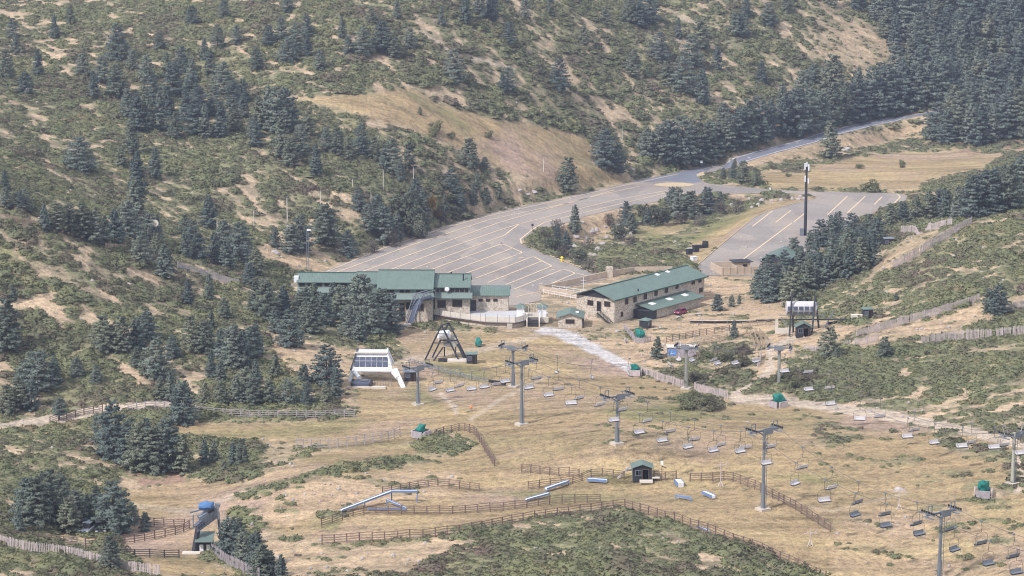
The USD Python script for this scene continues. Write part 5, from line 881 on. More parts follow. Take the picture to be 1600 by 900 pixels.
hut('operator_hut', 'small dark hut with grey roof right of the black A frame', g1(737, 567), .05, 2.0, 2.0, 2.0, 'roof_green', 'wood_dark', .25, .2)
cv = thing('conveyor', 'dark lattice conveyor lying across the turf below the A frame', 'conveyor', (0, 0, 0)); a, b = g1(640, 566), g1(783, 603)
n = 22
for s in (-.7, .7): part(cv, 'side_rail', MB().tube([a + (b - a) * k / n * [1, 1, 0] + [s * .3, s, 0] * np.array([1, 1, 0]) + [0, 0, .55 + float(H(*(a + (b - a) * k / n)[:2])) - a[2]] for k in range(n + 1)], .06, 4).mesh(), 'steel_grey')
for k in range(n + 1):
    p = a + (b - a) * k / n; p[2] = H(p[0], p[1]); part(cv, 'support', MB().bar(p + [-.2, -.7, -.1], p + [-.2, -.7, .6], .08).bar(p + [.2, .7, -.1], p + [.2, .7, .6], .08).bar(p + [-.2, -.7, .5], p + [.2, .7, .5], .08).mesh(), 'steel_grey')
part(cv, 'roller', MB().tube([b + [-2.2, 1.2, .7], b + [.8, -.4, .5]], .3, 8).mesh(), 'rubber')

# right lift station
P = g1(1252, 521)
t = thing('lift_station', 'lift station on the right with a barrel shaped glazed canopy between dark masts', 'lift station', P, .0)
arc = [(1.0 + 1.35 * math.cos(a), 5.0 + 1.35 * math.sin(a)) for a in np.linspace(0, 2 * math.pi, 16, endpoint=False)]
part(t, 'canopy', MB().extr(arc, -3.0, 2.9).mesh(), 'seat_white', smooth=30)
for k in range(5):
    for a in (-2.95, -2.3):
        c = np.array([-2.4 + k * 1.12, 1.0 + 1.37 * math.cos(a), 5.0 - 1.37 * math.sin(a) * (1 if True else 1)]); a_ = math.pi + (.12 if a == -2.95 else -.62); c = np.array([c[0], 1.0 + 1.38 * math.cos(a_), 5.0 + 1.38 * math.sin(a_) * -1 if a != -2.95 else 5.0 - 1.38 * math.sin(a_)]); nrm = np.array([0, math.cos(a_), (c[2] - 5.0) / 1.38]); tg = np.array([0, -nrm[2], nrm[1]]); part(t, 'window', MB().bar(c - tg * .36, c + tg * .36, .86, .06, up=tuple(nrm)).mesh(), 'window_blue' if a == -2.95 else 'steel_grey')
part(t, 'end_cap', MB().tube([(2.88, 1, 5), (3.1, 1, 5)], 1.2, 14).mesh(), 'steel_grey')
for a, b in (((-2.0, 0, 8.3), (-2.5, -1.4, -.3)), ((-1.9, .4, 8.2), (-1.2, 3.4, -.3)), ((2.6, 0, 7.6), (1.9, -1.4, -.3)), ((2.7, .4, 7.5), (3.9, 3.0, .2))): part(t, 'mast', MB().bar(a, b, .30).mesh(), 'steel_dark')
part(t, 'cross_beam', MB().bar((-9, 1, 2.5), (9, 1, 2.7), .22).mesh(), 'steel_dark'); part(t, 'cross_beam', MB().bar((-4.4, .6, 3.6), (4.6, .6, 3.6), .16).mesh(), 'steel_grey'); part(t, 'base_wall', MB().box((-3.5, .2, .5), (3.0, .3, 1.1)).mesh(), 'concrete_pale'); part(t, 'base_wall', MB().box((-4.9, .4, 1.3), (.5, .5, 2.8)).mesh(), 'concrete_pale')
part(t, 'brace', MB().bar((4.3, 1, .3), (6.6, 1.6, 4.2), .2).bar((-2.6, .5, 1.2), (-4.0, .5, 3.2), .16).mesh(), 'steel_grey')
hut('operator_hut', 'dark hut with green gable roof under the right lift station', g1(1254, 524) + [0, -.6, 0], math.pi / 2 + .0, 2.2, 2.8, 2.2, 'roof_green', 'wood_dark', .7, .3)
hut('operator_hut', 'dark hut with green roof on the slope right of the right lift station', g1(1355, 497), .1, 1.9, 1.9, 2.1, 'roof_green', 'wood_dark', .3, .2, True)
hut('operator_hut', 'dark hut high on the right slope beside the plantation', g1(1387, 384), .1, 2.2, 2.0, 2.0, 'steel_grey', 'wood_dark', .2, .25)
bl = thing('belt_conveyor', 'long black belt conveyor of the nursery slope leading to the right lift station', 'conveyor', (0, 0, 0)); a, b = g1(1078, 505), g1(1205, 503); c = g1(1345, 499)
def along(a, b, n): 
    p = a + (b - a) * np.linspace(0, 1, n)[:, None]; p[:, 2] = H(p[:, 0], p[:, 1]); return p
for q, (i, j) in enumerate(((a, b), (g1(1293, 508), c))):
    pp = along(i, j, 14); part(bl, 'belt', MB().tube(pp + [0, 0, .35], .22, 5).mesh(), 'rubber'); part(bl, 'side_rail', MB().tube(pp + [0, -.6, .7], .05, 4).mesh(), 'concrete_pale' if q == 0 else 'steel_dark')
    for p in pp[::2]: part(bl, 'support', MB().bar(p + [0, -.6, -.1], p + [0, -.6, .7], .08).mesh(), 'steel_grey')
part(bl, 'drive_box', MB().box(c + [-.8, -.3, .7], (2.4, 1.0, .7)).mesh(), 'concrete_pale')
# lower lift drive, bottom left
P = g1(318, 862)
t = thing('lift_drive', 'tall steel lift drive on a sloping gantry with a blue tarp on top', 'lift station', P, .0)
def prw(u, v, dy): return aty(u, v, P[1] + dy) - P
lo, hi = prw(309, 829, .4), prw(340, 806, 2.6)
part(t, 'column', MB().bar(prw(303, 862, 0) - [0, 0, .3], lo + [0, .2, .2], .6, .5).mesh(), 'steel_dark')
for s in (-.5, .9): part(t, 'girder', MB().bar(lo + [0, s, 0], hi + [0, s, 0], .16, .26).mesh(), 'steel_grey')
for k in range(8):
    p = lo + (hi - lo) * k / 7; part(t, 'railing_post', MB().bar(p + [0, -.6, 0], p + [0, -.6, 1.5], .07).mesh(), 'steel_grey')
for z in (.7, 1.4): part(t, 'handrail', MB().bar(lo + [0, -.6, z], hi + [0, -.6, z], .07).mesh(), 'steel_grey')
part(t, 'motor_housing', MB().bar(prw(312, 812, 1.5), prw(339, 796, 2.6), 1.4, 1.15).mesh(), 'steel_grey'); part(t, 'vent', MB().bar(prw(325, 801, .6), prw(334, 796, 1.4), .2, .34).mesh(), 'rubber'); part(t, 'pinion_box', MB().bar(prw(306, 825, .2), prw(317, 815, .9), .7, .8).mesh(), 'window_blue')
for u0, v0, v1 in ((302, 826, 804), (341, 812, 788)): part(t, 'mast', MB().bar(prw(u0, v0, .6), prw(u0, v1, .6), .16).mesh(), 'steel_grey')
part(t, 'arm', MB().bar(prw(297, 801, .8), prw(312, 797, 1.2), .22).bar(prw(336, 789, 1.6), prw(344, 790, 1.6), .5).mesh(), 'steel_grey'); part(t, 'back_leg', MB().bar(hi + [0, .6, 0], [hi[0] + .3, hi[1] + 1.5, -.4], .3).mesh(), 'steel_grey')
c = prw(322, 790, 2.0); tp = trimesh.creation.icosphere(3, 1.0); tp.vertices = .5 * tp.vertices + .45 * tp.vertices / np.abs(tp.vertices).max(1, keepdims=True); tp.vertices *= np.array([1.15, .9, .5]); tp.vertices += (meshkit.noise(tp.vertices * 2.2, 3)[:, None] - .5) * .35; tp.apply_translation(c); part(t, 'tarp', tp, 'tarp_blue', 'blue tarp over the top wheel', smooth=50)
hb = prw(320, 862, .4); part(t, 'cabin', MB().box(hb + [0, .8, .9], (2.2, 1.8, 2.0)).mesh(), 'wood_dark'); part(t, 'roof', MB().box(hb + [0, .4, 2.1], (2.6, 2.9, .12), rx=.28).mesh(), 'roof_green')
for dx in (-.45, .55): part(t, 'door', MB().box(hb + [dx, -.12, .55], (.55, .06, 1.1)).mesh(), 'frame_white')
part(t, 'slab', MB().box(prw(299, 865, -.8), (2.6, 1.3, .4)).mesh(), 'concrete_pale')
hut('operator_hut', 'dark wooden hut with green gable roof inside the rail fences', g1(1003, 748), math.pi / 2, 2.6, 2.9, 2.2, 'roof_green', 'wood_dark', .5, .3)
sl = thing('loading_ramp', 'pale ramp and table in front of the dark wooden hut', 'ramp', g1(1012, 750)); part(sl, 'slab', MB().box((-.3, -1.2, .15), (2.0, 1.4, .3)).mesh(), 'concrete_pale'); part(sl, 'table_top', MB().box((1.2, -.6, .55), (1.2, .8, .1)).mesh(), 'concrete_pale'); part(sl, 'leg', MB().bar((1.2, -.6, 0), (1.2, -.6, .5), .3).mesh(), 'steel_dark')
pk = thing('lean_pole', 'pale boards leaning on the left side of the dark wooden hut', 'boards', g1(985, 748)); part(pk, 'board', MB().bar((-2, 0, 0), (-.1, .2, 2.0), .14, .3).mesh(), 'wood_pale'); part(pk, 'cabinet', MB().box((.5, -.3, .75), (.5, .5, 1.5)).mesh(), 'steel_grey'); part(pk, 'shelf', MB().box((0, -.4, 1.5), (1.2, .6, .15)).mesh(), 'steel_grey')
lp = thing('lamp', 'small white floodlight on a post right of the dark wooden hut', 'lamp', g1(1034, 750)); part(lp, 'post', MB().bar((0, 0, 0), (0, 0, 2.6), .09).mesh(), 'steel_dark'); part(lp, 'lamp_head', MB().box((0, -.1, 2.7), (.4, .3, .55)).mesh(), 'frame_white'); part(lp, 'arm', MB().bar((0, 0, 2.2), (.7, 0, 1.9), .12).mesh(), 'steel_dark')
# shed with blue sign
P = g1(1065, 558); h = House('shed', 'flat roofed pinkish grey shed with a blue sign', 'shed', P, -.02); h.part('wall', MB().box((0, 1.2, .85), (5.6, 2.4, 2.0)), 'wood_grey'); h.part('roof', MB().box((0, 1.2, 1.95), (6.0, 2.8, .14)), 'concrete_pale'); sg = h.part('sign', MB().box((-1.8, -.04, .95), (1.5, .06, 1.15)), 'sign_blue')
ic = MB(); tri = [(-.35, -.3), (0, .35), (.35, -.3)]; ic.tube([(-1.8 + x, -.09, .95 + y) for x, y in tri + tri[:1]], .05, 4); part(h.t and sg, 'symbol', ic.mesh(), 'frame_white')

# ---------------------------------------------------------------- fences
def fence(text, label, hgt=1.25, gap=1.7, style='rail', mt='wood_rail', rails=4, name=None):
    """A fence over the land along the pixels' ground line. Each post is a part; rails run from end to end."""
    P = G(*np.array(px_poly(text)).T); ln = LineString(P[:, :2]); n = max(2, int(round(ln.length / gap)) + 1)
    q = np.array([ln.interpolate(x).coords[0] for x in np.linspace(0, ln.length, n)]); z = H(q[:, 0], q[:, 1]); t = thing(name or ('rail_fence' if style == 'rail' else 'slat_fence'), label, 'fence', (0, 0, 0))
    r = np.random.default_rng(int(abs(P[0, 0] * 100)) + n); hh = hgt * r.uniform(.94, 1.08, n); lean = r.normal(0, .05, (n, 2))
    B = np.column_stack([q, z]); Tt = B + np.column_stack([lean, hh])
    for k in range(n): part(t, 'post', MB().bar(B[k] - [0, 0, .25], Tt[k], .13 if style == 'rail' else .10).mesh(), mt)
    if style == 'rail':
        for j in range(rails):
            f = (.94, .70, .46, .22)[j] if rails == 4 else (.92, .45)[j]; m = MB()
            for k in range(n - 1): a, b = B[k] + (Tt[k] - B[k]) * (f + r.normal(0, .015)), B[k + 1] + (Tt[k + 1] - B[k + 1]) * (f + r.normal(0, .015)); m.bar(a + [0, -.06, 0], b + [0, -.06, 0], .05, .09)
            part(t, 'rail', m.mesh(), mt)
    else:
        m = MB()
        for k in range(n - 1):
            L = np.linalg.norm(B[k + 1] - B[k]); ns = max(2, int(L / .22)); w = .12
            for s in range(ns):
                f = (s + .5) / ns
                if r.uniform() < .05: continue
                b = B[k] + (B[k + 1] - B[k]) * f; tz = (Tt[k] + (Tt[k + 1] - Tt[k]) * f) - [0, 0, r.uniform(0, .16)]; dd = (B[k + 1] - B[k]) / L
                m.bar(b + [0, -.05, .03], tz + [0, -.05, 0] + dd * r.normal(0, .03), w, .025, up=(dd[1], -dd[0], 0) if False else tuple(np.cross(dd, [0, 0, 1.0])))
        part(t, 'slats', m.mesh(), mt, kind='stuff'); m = MB()
        for f in (.25, .8):
            for k in range(n - 1): m.bar(B[k] + (Tt[k] - B[k]) * f, B[k + 1] + (Tt[k + 1] - B[k + 1]) * f, .03, .05)
        part(t, 'wire', m.mesh(), mt)
S = 'slat'
fence('0 344,20 348,48 354,76 362', 'tan slat snow fence at the left edge, top of the open slope', 1.6, 3.0, S, 'wood_tan'); fence('165 390,182 391,198 393', 'short tan slat fence under the pine belt on the left slope', 1.5, 3.0, S, 'wood_tan')
fence('278 421,310 430,345 440,373 449', 'grey slat snow fence below the pine belt, left of the lodge', 1.7, 3.0, S, 'wood_grey')
fence('78 662,105 655,135 648,160 644', 'wooden rail fence at the left end of the track', 1.4); fence('200 644,225 640,250 638,275 641,310 646,350 651,400 653,450 653,500 653,553 652', 'long wooden rail fence along the left track', 1.4, 1.7, 'rail', 'wood_grey')
fence('463 701,490 702,520 701,550 698,580 694,605 689,625 682', 'curved netted rail fence in the meadow below the track', 1.8, 1.5, 'rail', 'wood_grey'); fence('680 683,700 678,722 672,740 678,752 695,762 712,772 729', 'rail fence bending round the mound with the teal cannon', 1.4, 1.6, 'rail', 'wood_rail')
fence('598 773,625 768,653 763,685 760,715 763,749 768', 'rail fence behind the long blue and white ramp', 1.3); fence('503 824,540 811,575 802,620 804,660 803,700 804,750 801,800 797,860 788,938 785', 'rail fence in front of the long blue and white ramp', 1.4, 1.9)
fence('503 852,560 848,620 845,680 840,740 832,800 819,850 811,900 805,950 797,975 795,1010 805,1050 815,1083 826,1130 843,1165 855,1200 868,1235 884,1290 908', 'longest rail fence, above the scrub at the bottom', 1.5, 1.8)
fence('815 738,850 742,880 744,905 745', 'rail fence at the left of the dark wooden hut, upper run', 1.4); fence('825 765,860 761,897 755,927 744,955 746,975 749', 'rail fence winding up to the dark wooden hut', 1.3); fence('1022 750,1040 750,1057 750', 'short rail fence right of the dark wooden hut', 1.4)
fence('1078 753,1110 752,1140 750,1182 766,1210 780,1240 796,1270 815,1297 832', 'rail fence running down to the right past the tall tower', 1.5, 1.7)
fence('1002 584,1035 596,1068 606', 'light lattice slat fence below the white path', 1.6, 1.8, S, 'wood_pale'); fence('1085 611,1110 617,1137 624', 'light lattice slat fence beside the juniper clump', 1.6, 1.8, S, 'wood_pale')
fence('0 852,25 860,55 866,80 868,105 872,133 878,165 886,200 893,250 902', 'pale slat snow fence in the bottom left corner', 1.7, 2.2, S, 'wood_pale'); fence('20 842,60 846,100 850,120 852', 'rail fence behind the pale slat fence, bottom left', 1.2); fence('134 856,170 853,210 848,250 841,283 834,296 826', 'curved rail fence around the grove, bottom left', 1.4, 1.7)
fence('165 869,200 870,240 871,280 872', 'dark low rail fence left of the lower lift drive', 1.2, 2.0, 'rail', 'steel_dark'); fence('192 820,220 820,255 823,288 824', 'rail fence right of the grove below the meadow', 1.3); fence('331 868,345 878,365 888,385 898,405 908', 'grey slat fence at the foot of the lower lift drive', 1.8, 2.0, S, 'wood_grey')
fence('1395 422,1415 412,1440 397,1460 385,1485 372,1500 362,1518 354', 'purplish slat snow fence climbing the right slope', 2.1, 2.6, S, 'wood_pale'); fence('1408 364,1430 363,1455 361,1487 354', 'slat fence beside the hut in the plantation', 1.9, 2.6, S, 'wood_pale')
fence('1440 541,1470 536,1500 532,1550 530,1602 525', 'pale slat snow fence on the right edge of the slope', 2.0, 2.2, S, 'wood_pale'); fence('1318 545,1345 540,1372 533', 'low slat fence right of the bushy pine', 1.6, 2.2, S, 'wood_pale'); fence('1338 528,1380 516,1420 504,1450 496,1490 484,1530 472', 'long faint slat fence along the track above the right slope', 1.6, 2.4, S, 'wood_pale'); fence('1555 492,1575 487,1602 482', 'grey slat fence at the right edge beside the dark pine', 1.7, 2.2, S, 'wood_grey')
fence('1256 549,1285 551', 'short slat fence left of the bushy pine', 1.3, 2.0, S, 'wood_pale'); fence('1041 536,1070 530,1100 524,1140 518', 'dark rail fence along the nursery slope', 1.4, 1.7); fence('1088 541,1110 537,1136 531', 'tan rail fence on the lower side of the nursery slope', 1.3, 1.7, 'rail', 'wood_tan'); fence('1160 512,1185 509,1208 507', 'rail fence at the upper end of the nursery slope', 1.2, 1.7, 'rail', 'wood_tan')
for i, dx in enumerate((0, 7, 14, 21)): fence(f'{1166 + dx} 520,{1172 + dx} 527,{1176 + dx} 534,{1180 + dx} 545', ('leftmost', 'second from the left', 'third from the left', 'rightmost')[i] + ' of the four curved red brown nets on the bank', 1.0, 1.6, 'rail', 'wood_tan', 2, 'net_fence')
fence('1183 575,1188 568,1190 556', 'pale slat screen at the foot of the red brown nets', 1.6, 1.5, S, 'wood_pale'); fence('975 515,985 525,992 534', 'worn slat fence left of the teal covered cannon at the stone building', 1.3, 1.5, S, 'wood_grey'); fence('992 535,1005 537,1016 533', 'wooden pallets fence below the teal covered cannon at the stone building', 1.2, 1.3, S, 'wood_grey')

# ---------------------------------------------------------------- snow cannons under tarps
def cannon(u, v, size, label, pads=True, seed=0):
    P = g1(u, v); t = thing('snow_cannon', label, 'snow cannon', P, seed * .7)
    m = trimesh.creation.icosphere(3, 1.0); w = m.vertices / np.abs(m.vertices).max(1, keepdims=True); m.vertices = .45 * m.vertices + .5 * w * [1, 1, 1]; n = meshkit.noise(m.vertices * 1.5 + seed * 5, 3); n2 = meshkit.noise(m.vertices * [5, 5, 1.2] + seed, 4); m.vertices *= np.array([.78, .6, .72]) * size * (.62 + .62 * n[:, None] + .22 * n2[:, None]); m.vertices[:, 0] += .25 * m.vertices[:, 2]; m.apply_translation((0, 0, (.9 if pads else .35) + .5 * size)); part(t, 'tarp', m, 'tarp_teal', smooth=50)
    part(t, 'stand', MB().bar((0, 0, -.2), (0, 0, 1.2), .2).bar((-.7, 0, 0), (.7, 0, .1), .12).bar((0, -.7, 0), (0, .7, .1), .12).mesh(), 'steel_dark')
    if pads:
        for k in range(4): a = k * math.pi / 2 + .3; part(t, 'safety_pad', MB().box((math.cos(a) * 1.25, math.sin(a) * 1.25, .62), (.16, 2.0, 1.15), rz=a).mesh(), 'wood_pale' if k % 2 else 'wood_grey')
cannon(658, 683, 1.0, 'teal covered snow cannon on the mound beside the bending rail fence', True, 1); cannon(748, 541, 1.0, 'teal covered snow cannon in the turf right of the A frame', False, 2); cannon(1000, 528, 1.15, 'teal covered snow cannon in front of the stone building', False, 3); cannon(992, 586, 1.0, 'teal covered snow cannon at the lower end of the white path', True, 4); cannon(1216, 636, 1.2, 'teal covered snow cannon at the fork of the dirt track', True, 5); cannon(1536, 776, 1.2, 'teal covered snow cannon near the right edge of the photo', True, 6)
# ---------------------------------------------------------------- slope-style rails and boxes
def feature(pts, label, w=.55, hh=.35, leg=True, name='snow_park_rail'):
    """A low white sliding box with blue edges on legs; pts: (pixel u, pixel v of the ground, height)."""
    Q = np.array([g1(u, v) + [0, 0, z] for u, v, z in pts]); t = thing(name, label, 'slide rail', (0, 0, 0)); m, e, lg = MB(), MB(), MB()
    for a, b in zip(Q[:-1], Q[1:]):
        d = (b - a) / np.linalg.norm(b - a); s = np.cross(d, [0, 0, 1.0]); s /= np.linalg.norm(s); part(t, 'deck', MB().bar(a, b, w, hh).mesh(), 'frame_white')
        for k in (-1, 1): e.bar(a + s * k * (w / 2 + .04) + [0, 0, .08], b + s * k * (w / 2 + .04) + [0, 0, .08], .07, hh)
    part(t, 'edge', e.mesh(), 'steel_blue')
    for k, q in enumerate(Q):
        if leg: part(t, 'leg', MB().bar([q[0], q[1], H(q[0], q[1]) - .2], q, .16).mesh(), 'steel_blue')
feature([(533, 802, .4), (570, 794, 1.0), (612, 785, 1.7), (652, 786, 1.8)], 'long blue and white bent sliding rail on legs', .5, .24); feature([(604, 789, .8), (634, 796, .2)], 'thin blue brace rail beside the long bent one', .25, .15); feature([(575, 798, .3), (635, 799, .3)], 'flat dark sliding rail below the long bent one', .3, .2)
feature([(853, 769, .5), (888, 757, .5)], 'blue sliding rail with a dark end', .5, .3); feature([(822, 784, .3), (858, 776, .5)], 'white bent sliding rail left of the blue one', .5, .22); feature([(918, 753, .35), (948, 755, .35)], 'white and blue box lying below the hut', .6, .4, False)
feature([(1058, 756, .4), (1064, 762, .4)], 'short white barrel on the turf', .9, .7, False); feature([(1056, 780, .5), (1080, 784, .5)], 'low blue rail on two legs', .25, .25); feature([(1099, 774, .45), (1115, 781, .45)], 'white and blue tilted box', .6, .45, False); feature([(1090, 826, .3), (1108, 833, .3)], 'white plank leaning behind the longest fence', .3, .15, False)
# ---------------------------------------------------------------- masts, poles and small things
t = thing('phone_mast', 'tall slim mobile phone mast with white antennas', 'mast', g1(1258, 368)); P = g1(1258, 368); Hm = vtop_z(1258, 253, P) - P[2]
part(t, 'pole', MB().tube([(0, 0, -.4), (0, 0, Hm * .5), (0, 0, Hm)], [.42, .36, .26], 10).mesh(), 'steel_dark', smooth=40)
for k, (dx, z, l) in enumerate(((-.45, Hm - 1.1, 1.7), (.5, Hm - 1.4, 1.7), (-.35, Hm - 4.3, 1.6), (.45, Hm - 4.8, 1.3), (0, Hm - .6, 1.2))): part(t, 'antenna', MB().box((dx, -.3, z), (.34, .22, l)).mesh(), 'frame_white')
part(t, 'bracket', MB().bar((-.6, 0, Hm - 1.6), (.6, 0, Hm - 1.6), .12).bar((-.5, 0, Hm - 4.6), (.5, 0, Hm - 4.6), .12).mesh(), 'steel_dark'); part(t, 'cabinet', MB().box((-.9, -.4, .9), (1.0, .8, 2.0)).mesh(), 'steel_grey')
t = thing('lamp_post', 'grey lattice floodlight mast left of the car park', 'lamp post', g1(481, 424)); P = g1(481, 424); Hm = vtop_z(481, 360, P) - P[2]; m = MB()
for x in (-.3, .3): m.bar((x, 0, -.3), (x * .6, 0, Hm), .12)
for k in range(12): z0, z1 = Hm * k / 12, Hm * (k + 1) / 12; m.bar((-.3 + .12 * k / 12, 0, z0), (.3 - .12 * k / 12, 0, z1), .06)
part(t, 'mast', m.mesh(), 'steel_grey'); part(t, 'lamp_head', MB().box((.4, -.2, Hm + .1), (.9, .4, .35)).mesh(), 'frame_white')
for u, v, vt, lb in ((340, 379, 343, 'thin pale pole rising from the pine belt, right part'), (397, 356, 328, 'thin pale pole on bare soil above the pine belt'), (449, 346, 308, 'thin pale pole on the slope left of the floodlight mast'), (551, 299, 279, 'leftmost of the three thin poles in the scrub below the golden meadow'), (599, 299, 265, 'middle one of the three thin poles in the scrub below the golden meadow'), (646, 297, 261, 'rightmost of the three thin poles in the scrub below the golden meadow'), (580, 327, 302, 'thin pole behind the dark pines above the car park'), (501, 322, 298, 'thin pole high above the floodlight mast'), (1505, 80, 48, 'thin white pole among the forest in the upper right corner'), (972, 225, 201, 'thin white pole in the scrub above the twin pine'), (849, 268, 247, 'thin pole at the lower end of the golden meadow'), (1422, 120, 105, 'thin pole at the edge of the forest, upper right')):
    P = g1(u, v); Hm = vtop_z(u, vt, P) - P[2]; t = thing('pole', lb, 'pole', P); part(t, 'shaft', MB().tube([(0, 0, -.3), (0, 0, Hm)], [.13, .09], 6).mesh(), 'concrete_pale'); part(t, 'cap', MB().box((0, 0, Hm), (.3, .3, .14)).mesh(), 'steel_grey')
P = g1(229, 378); t = thing('lift_tower', 'small pale lift mast with a round disc in the pine belt', 'lift tower', P); Hm = vtop_z(230, 350, P) - P[2]; part(t, 'mast', MB().bar((0, 0, -.3), (.6, 0, Hm), .28).mesh(), 'concrete_pale'); part(t, 'arm', MB().bar((-.4, 0, Hm - .3), (1.8, 0, Hm + .3), .22).mesh(), 'concrete_pale'); c = trimesh.creation.cylinder(.75, .2, sections=16); c.apply_transform(trimesh.transformations.rotation_matrix(math.pi / 2, [1, 0, 0])); c.apply_translation((2.0, -.2, Hm + .2)); part(t, 'wheel', c, 'concrete_pale')
for u, v, lb, mt_, s_ in ((873, 376, None, 'yellow_bin', 0), (878, 409, 'small yellow bin on the kerb between the main car park and the gully', 'yellow_bin', 1.0), (736, 643, 'orange capped hydrant standing in the turf', 'orange', .8), (977, 536, 'dark stub with rust coloured cap near the teal cannon', 'rock', .8)):
    if not lb: continue
    t = thing('hydrant' if mt_ != 'yellow_bin' else 'bin', lb, 'hydrant' if mt_ != 'yellow_bin' else 'bin', g1(u, v), 0, s_); part(t, 'body', MB().tube([(0, 0, -.1), (0, 0, .7), (0, 0, 1.0)], [.28, .30, .16], 10).mesh(), mt_ if mt_ != 'orange' else 'wood_tan', smooth=40); part(t, 'cap', MB().tube([(0, 0, .95), (0, 0, 1.3)], [.42, .2], 10).mesh(), mt_)
for u, v, w, hh, mt_, lb in ((1077, 398, 1.3, 1.4, 'wood_dark', 'dark container behind the ridge of the stone building, left'), (1087, 394, 1.4, 1.7, 'wood_dark', 'tall dark container beside the right car park'), (1102, 387, 1.2, 1.1, 'wood_dark', 'dark container nearest the right car park kerb'), (1094, 388, 1.0, .8, 'steel_dark', 'small dark bin behind the tall container'), (1102, 383, 1.0, .9, 'rubber', 'dark bin farthest from the stone building'), (1084, 407, 1.3, .9, 'frame_white', 'white crate behind the ridge of the stone building'), (1079, 393, 1.8, .8, 'concrete_pale', 'pale pile of sacks between the dark containers')):
    t = thing('container', lb, 'container', g1(u, v), .5); part(t, 'body', MB().box((0, 0, hh / 2), (w, 1.1, hh)).mesh(), mt_); part(t, 'lid', MB().box((0, -.04, hh + .05), (w + .12, 1.2, .10)).mesh(), mt_)
    for k in (-1, 1): part(t, 'rib', MB().box((k * w * .28, -.57, hh * .5), (.10, .06, hh * .9)).mesh(), mt_)
car('parked_car', 'white car parked nose out under the grove, lower left', g1(136, 832), -1.75, 'car_white'); car('parked_car', 'black car parked beside the white one under the grove', g1(157, 831), -1.4, 'car_black')
for u, v, lb, s_ in ((1096, 264, 'small road sign where the road leaves the junction', 1.0), (832, 362, 'small dark sign post at the kerb bend of the main car park', .8), (1203, 303, 'small post on the kerb of the link road', .7), (990, 272, 'small white marker beside the road under the twin pine', .7)):
    t = thing('road_sign', lb, 'sign', g1(u, v), 0, s_); part(t, 'post', MB().bar((0, 0, -.2), (0, 0, 2.2), .1).mesh(), 'steel_grey' if s_ != .8 else 'steel_dark'); part(t, 'plate', MB().box((0, -.07, 2.2), (.75, .05, .75)).mesh(), 'frame_white' if s_ != .8 else 'wood_dark')
# snow guns on thin lances and the forked posts on the snow field
for u, v, vt, lb in ((1126, 760, 720, 'white forked post between the rail fence and the tall tower'), (1405, 796, 760, 'pale forked post with a heap of pale stones in the lower snow field'), (1266, 853, 826, 'grey post among drain pipes at the lower right')):
    P = g1(u, v); Hm = vtop_z(u, vt, P) - P[2]; t = thing('marker_post', lb, 'post', P); part(t, 'shaft', MB().tube([(0, 0, -.3), (0, 0, Hm)], [.10, .07], 6).mesh(), 'wood_pale'); part(t, 'arm', MB().bar((-.9, 0, Hm - .7), (.9, 0, Hm - .6), .10).bar((.5, 0, Hm - .65), (.95, 0, Hm - .1), .07).mesh(), 'wood_pale'); part(t, 'foot', MB().bar((-.4, -.2, 0), (0, 0, .9), .10).bar((.4, -.2, 0), (0, 0, .9), .10).mesh(), 'concrete_pale')
# boulders
def boulder(seed, s):
    m = trimesh.creation.icosphere(2, 1.0); n = meshkit.noise(m.vertices * 1.3 + seed * 9.1, 5); m.vertices *= (.65 + .7 * n[:, None]) * np.array([1.1, .9, .65]) * s; return m
BK = []
for k in range(4): p = kind_of('boulder_kind_' + 'abcd'[k]); part(p, 'stone', boulder(k, 1.0), 'rock'); BK.append(p)
for u, v, w, lb in ((1510, 387, 13, 'large pale boulder high on the right slope'), (940, 398, 9, 'white slab lying by the stream in the gully'), (942, 382, 12, 'pale boulder in the gully above the white slab'), (965, 353, 12, 'boulder on the rocky bank below the car park kerb'), (900, 370, 12, 'boulder at the left of the rocky gully bank'), (925, 362, 10, 'boulder among bushes in the gully'), (1300, 240, 18, 'pale rock face under the climbing road, left of the slim pine'), (1320, 235, 16, 'pale rock right of the slim pine under the road'), (1535, 388, 9, 'boulder right of the large pale one on the right slope'), (1503, 450, 9, 'flat boulder on the open right slope'), (1405, 765, 14, 'pale stone heap at the forked post'), (1168, 660, 7, 'light stone on the scrub edge beside the track'), (812, 298, 9, 'light boulder in the scrub above the car park'), (835, 300, 9, 'second light boulder in the scrub above the car park'), (825, 304, 8, 'lower light boulder in the scrub above the car park'), (1090, 492, 10, 'white boulder on the bank right of the dirt forecourt'), (1060, 496, 8, 'pale boulder below the red car'), (452, 355, 12, 'pale rock outcrop left of the floodlight mast'), (430, 395, 14, 'tan rock outcrop above the pine clump'), (965, 518, 10, 'pale flat stone beside the white path'), (712, 635, 8, 'pale stone at the end of the trench')):
    P = g1(u, v); s_ = w / 2 / F * np.linalg.norm(P - [0, 0, CAMZ]); thing('boulder', lb, 'boulder', P, u * .1, s_, None, BK[u % 4])
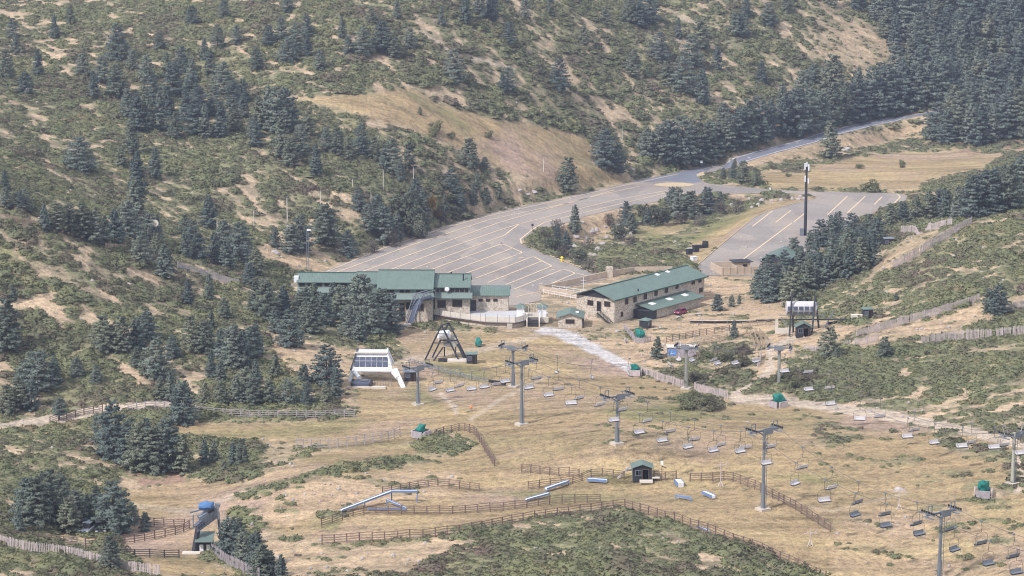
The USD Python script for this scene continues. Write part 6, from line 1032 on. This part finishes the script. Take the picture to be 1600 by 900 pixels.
bank = zone('850 372,900 350,960 335,1010 345,1000 365,960 385,920 405,880 398', 4) + zone('1120 312,1260 305,1240 316,1180 325,1130 335', 3); N = 9000; yy = 300 + 600 * rng.uniform(0, 1, N); xx = rng.uniform(-1.05, 1.05, N) * yy * .2106; wgt = np.maximum(bilin(dirt, xx, yy), .22 * (1 - bilin(meadow, xx, yy))) + bilin(bank, xx, yy) * (near_poly(lot_w, xx, yy, 3) > .6) * (near_poly(pad_w, xx, yy, 3) > .5) * (near_poly(road_line, xx, yy, 6) > 4.5); k = rng.uniform(0, 1, N) < wgt; xx, yy = xx[k], yy[k]
ps = UsdGeom.PointInstancer.Define(stage, '/World/loose_stones')
for k in range(4): p = '/World/loose_stones/stone' + ('' if k == 0 else f'_{k:03d}'); usdkit.mesh(stage, p, (lambda m: m)(trimesh.Trimesh(*[(lambda b: (b.vertices, b.faces))(trimesh.creation.icosphere(1, 1.0))][0])), LOOK('rock')); ps.CreatePrototypesRel().AddTarget(p)
ps.CreateProtoIndicesAttr(Vt.IntArray.FromNumpy((np.arange(len(xx)) % 4).astype(np.int32))); ps.CreatePositionsAttr(Vt.Vec3fArray.FromNumpy(np.stack([xx, yy, H(xx, yy) + .05], 1).astype(np.float32)))
ps.CreateScalesAttr(Vt.Vec3fArray.FromNumpy(((rng.uniform(.12, .42, len(xx)) * (1 + 1.1 * bilin(bank, xx, yy)))[:, None] ** 1.15 * rng.uniform(.6, 1.3, (len(xx), 3))).astype(np.float32))); ps.CreateOrientationsAttr(Vt.QuathArray([Gf.Quath(float(math.cos(a)), 0, 0, float(math.sin(a))) for a in rng.uniform(0, 3, len(xx))]))
tag(ps.GetPrim(), 'loose pale stones strewn over the bare soil', 'stones', kind='stuff')

# ---------------------------------------------------------------- the hazy air over the valley
usdkit.material(stage, '/World/Looks/haze', {'v': ('principled_volume', {'color': (0.68, 0.75, 1.0), 'density': 0.00013, 'anisotropy': 0.1})}, [], volume='v.volume')
solo('haze', MB().box((0, 2000, 346), (9000, 5400, 708)).mesh(), 'haze', 'thin bluish haze filling the valley', 'haze', kind='stuff')
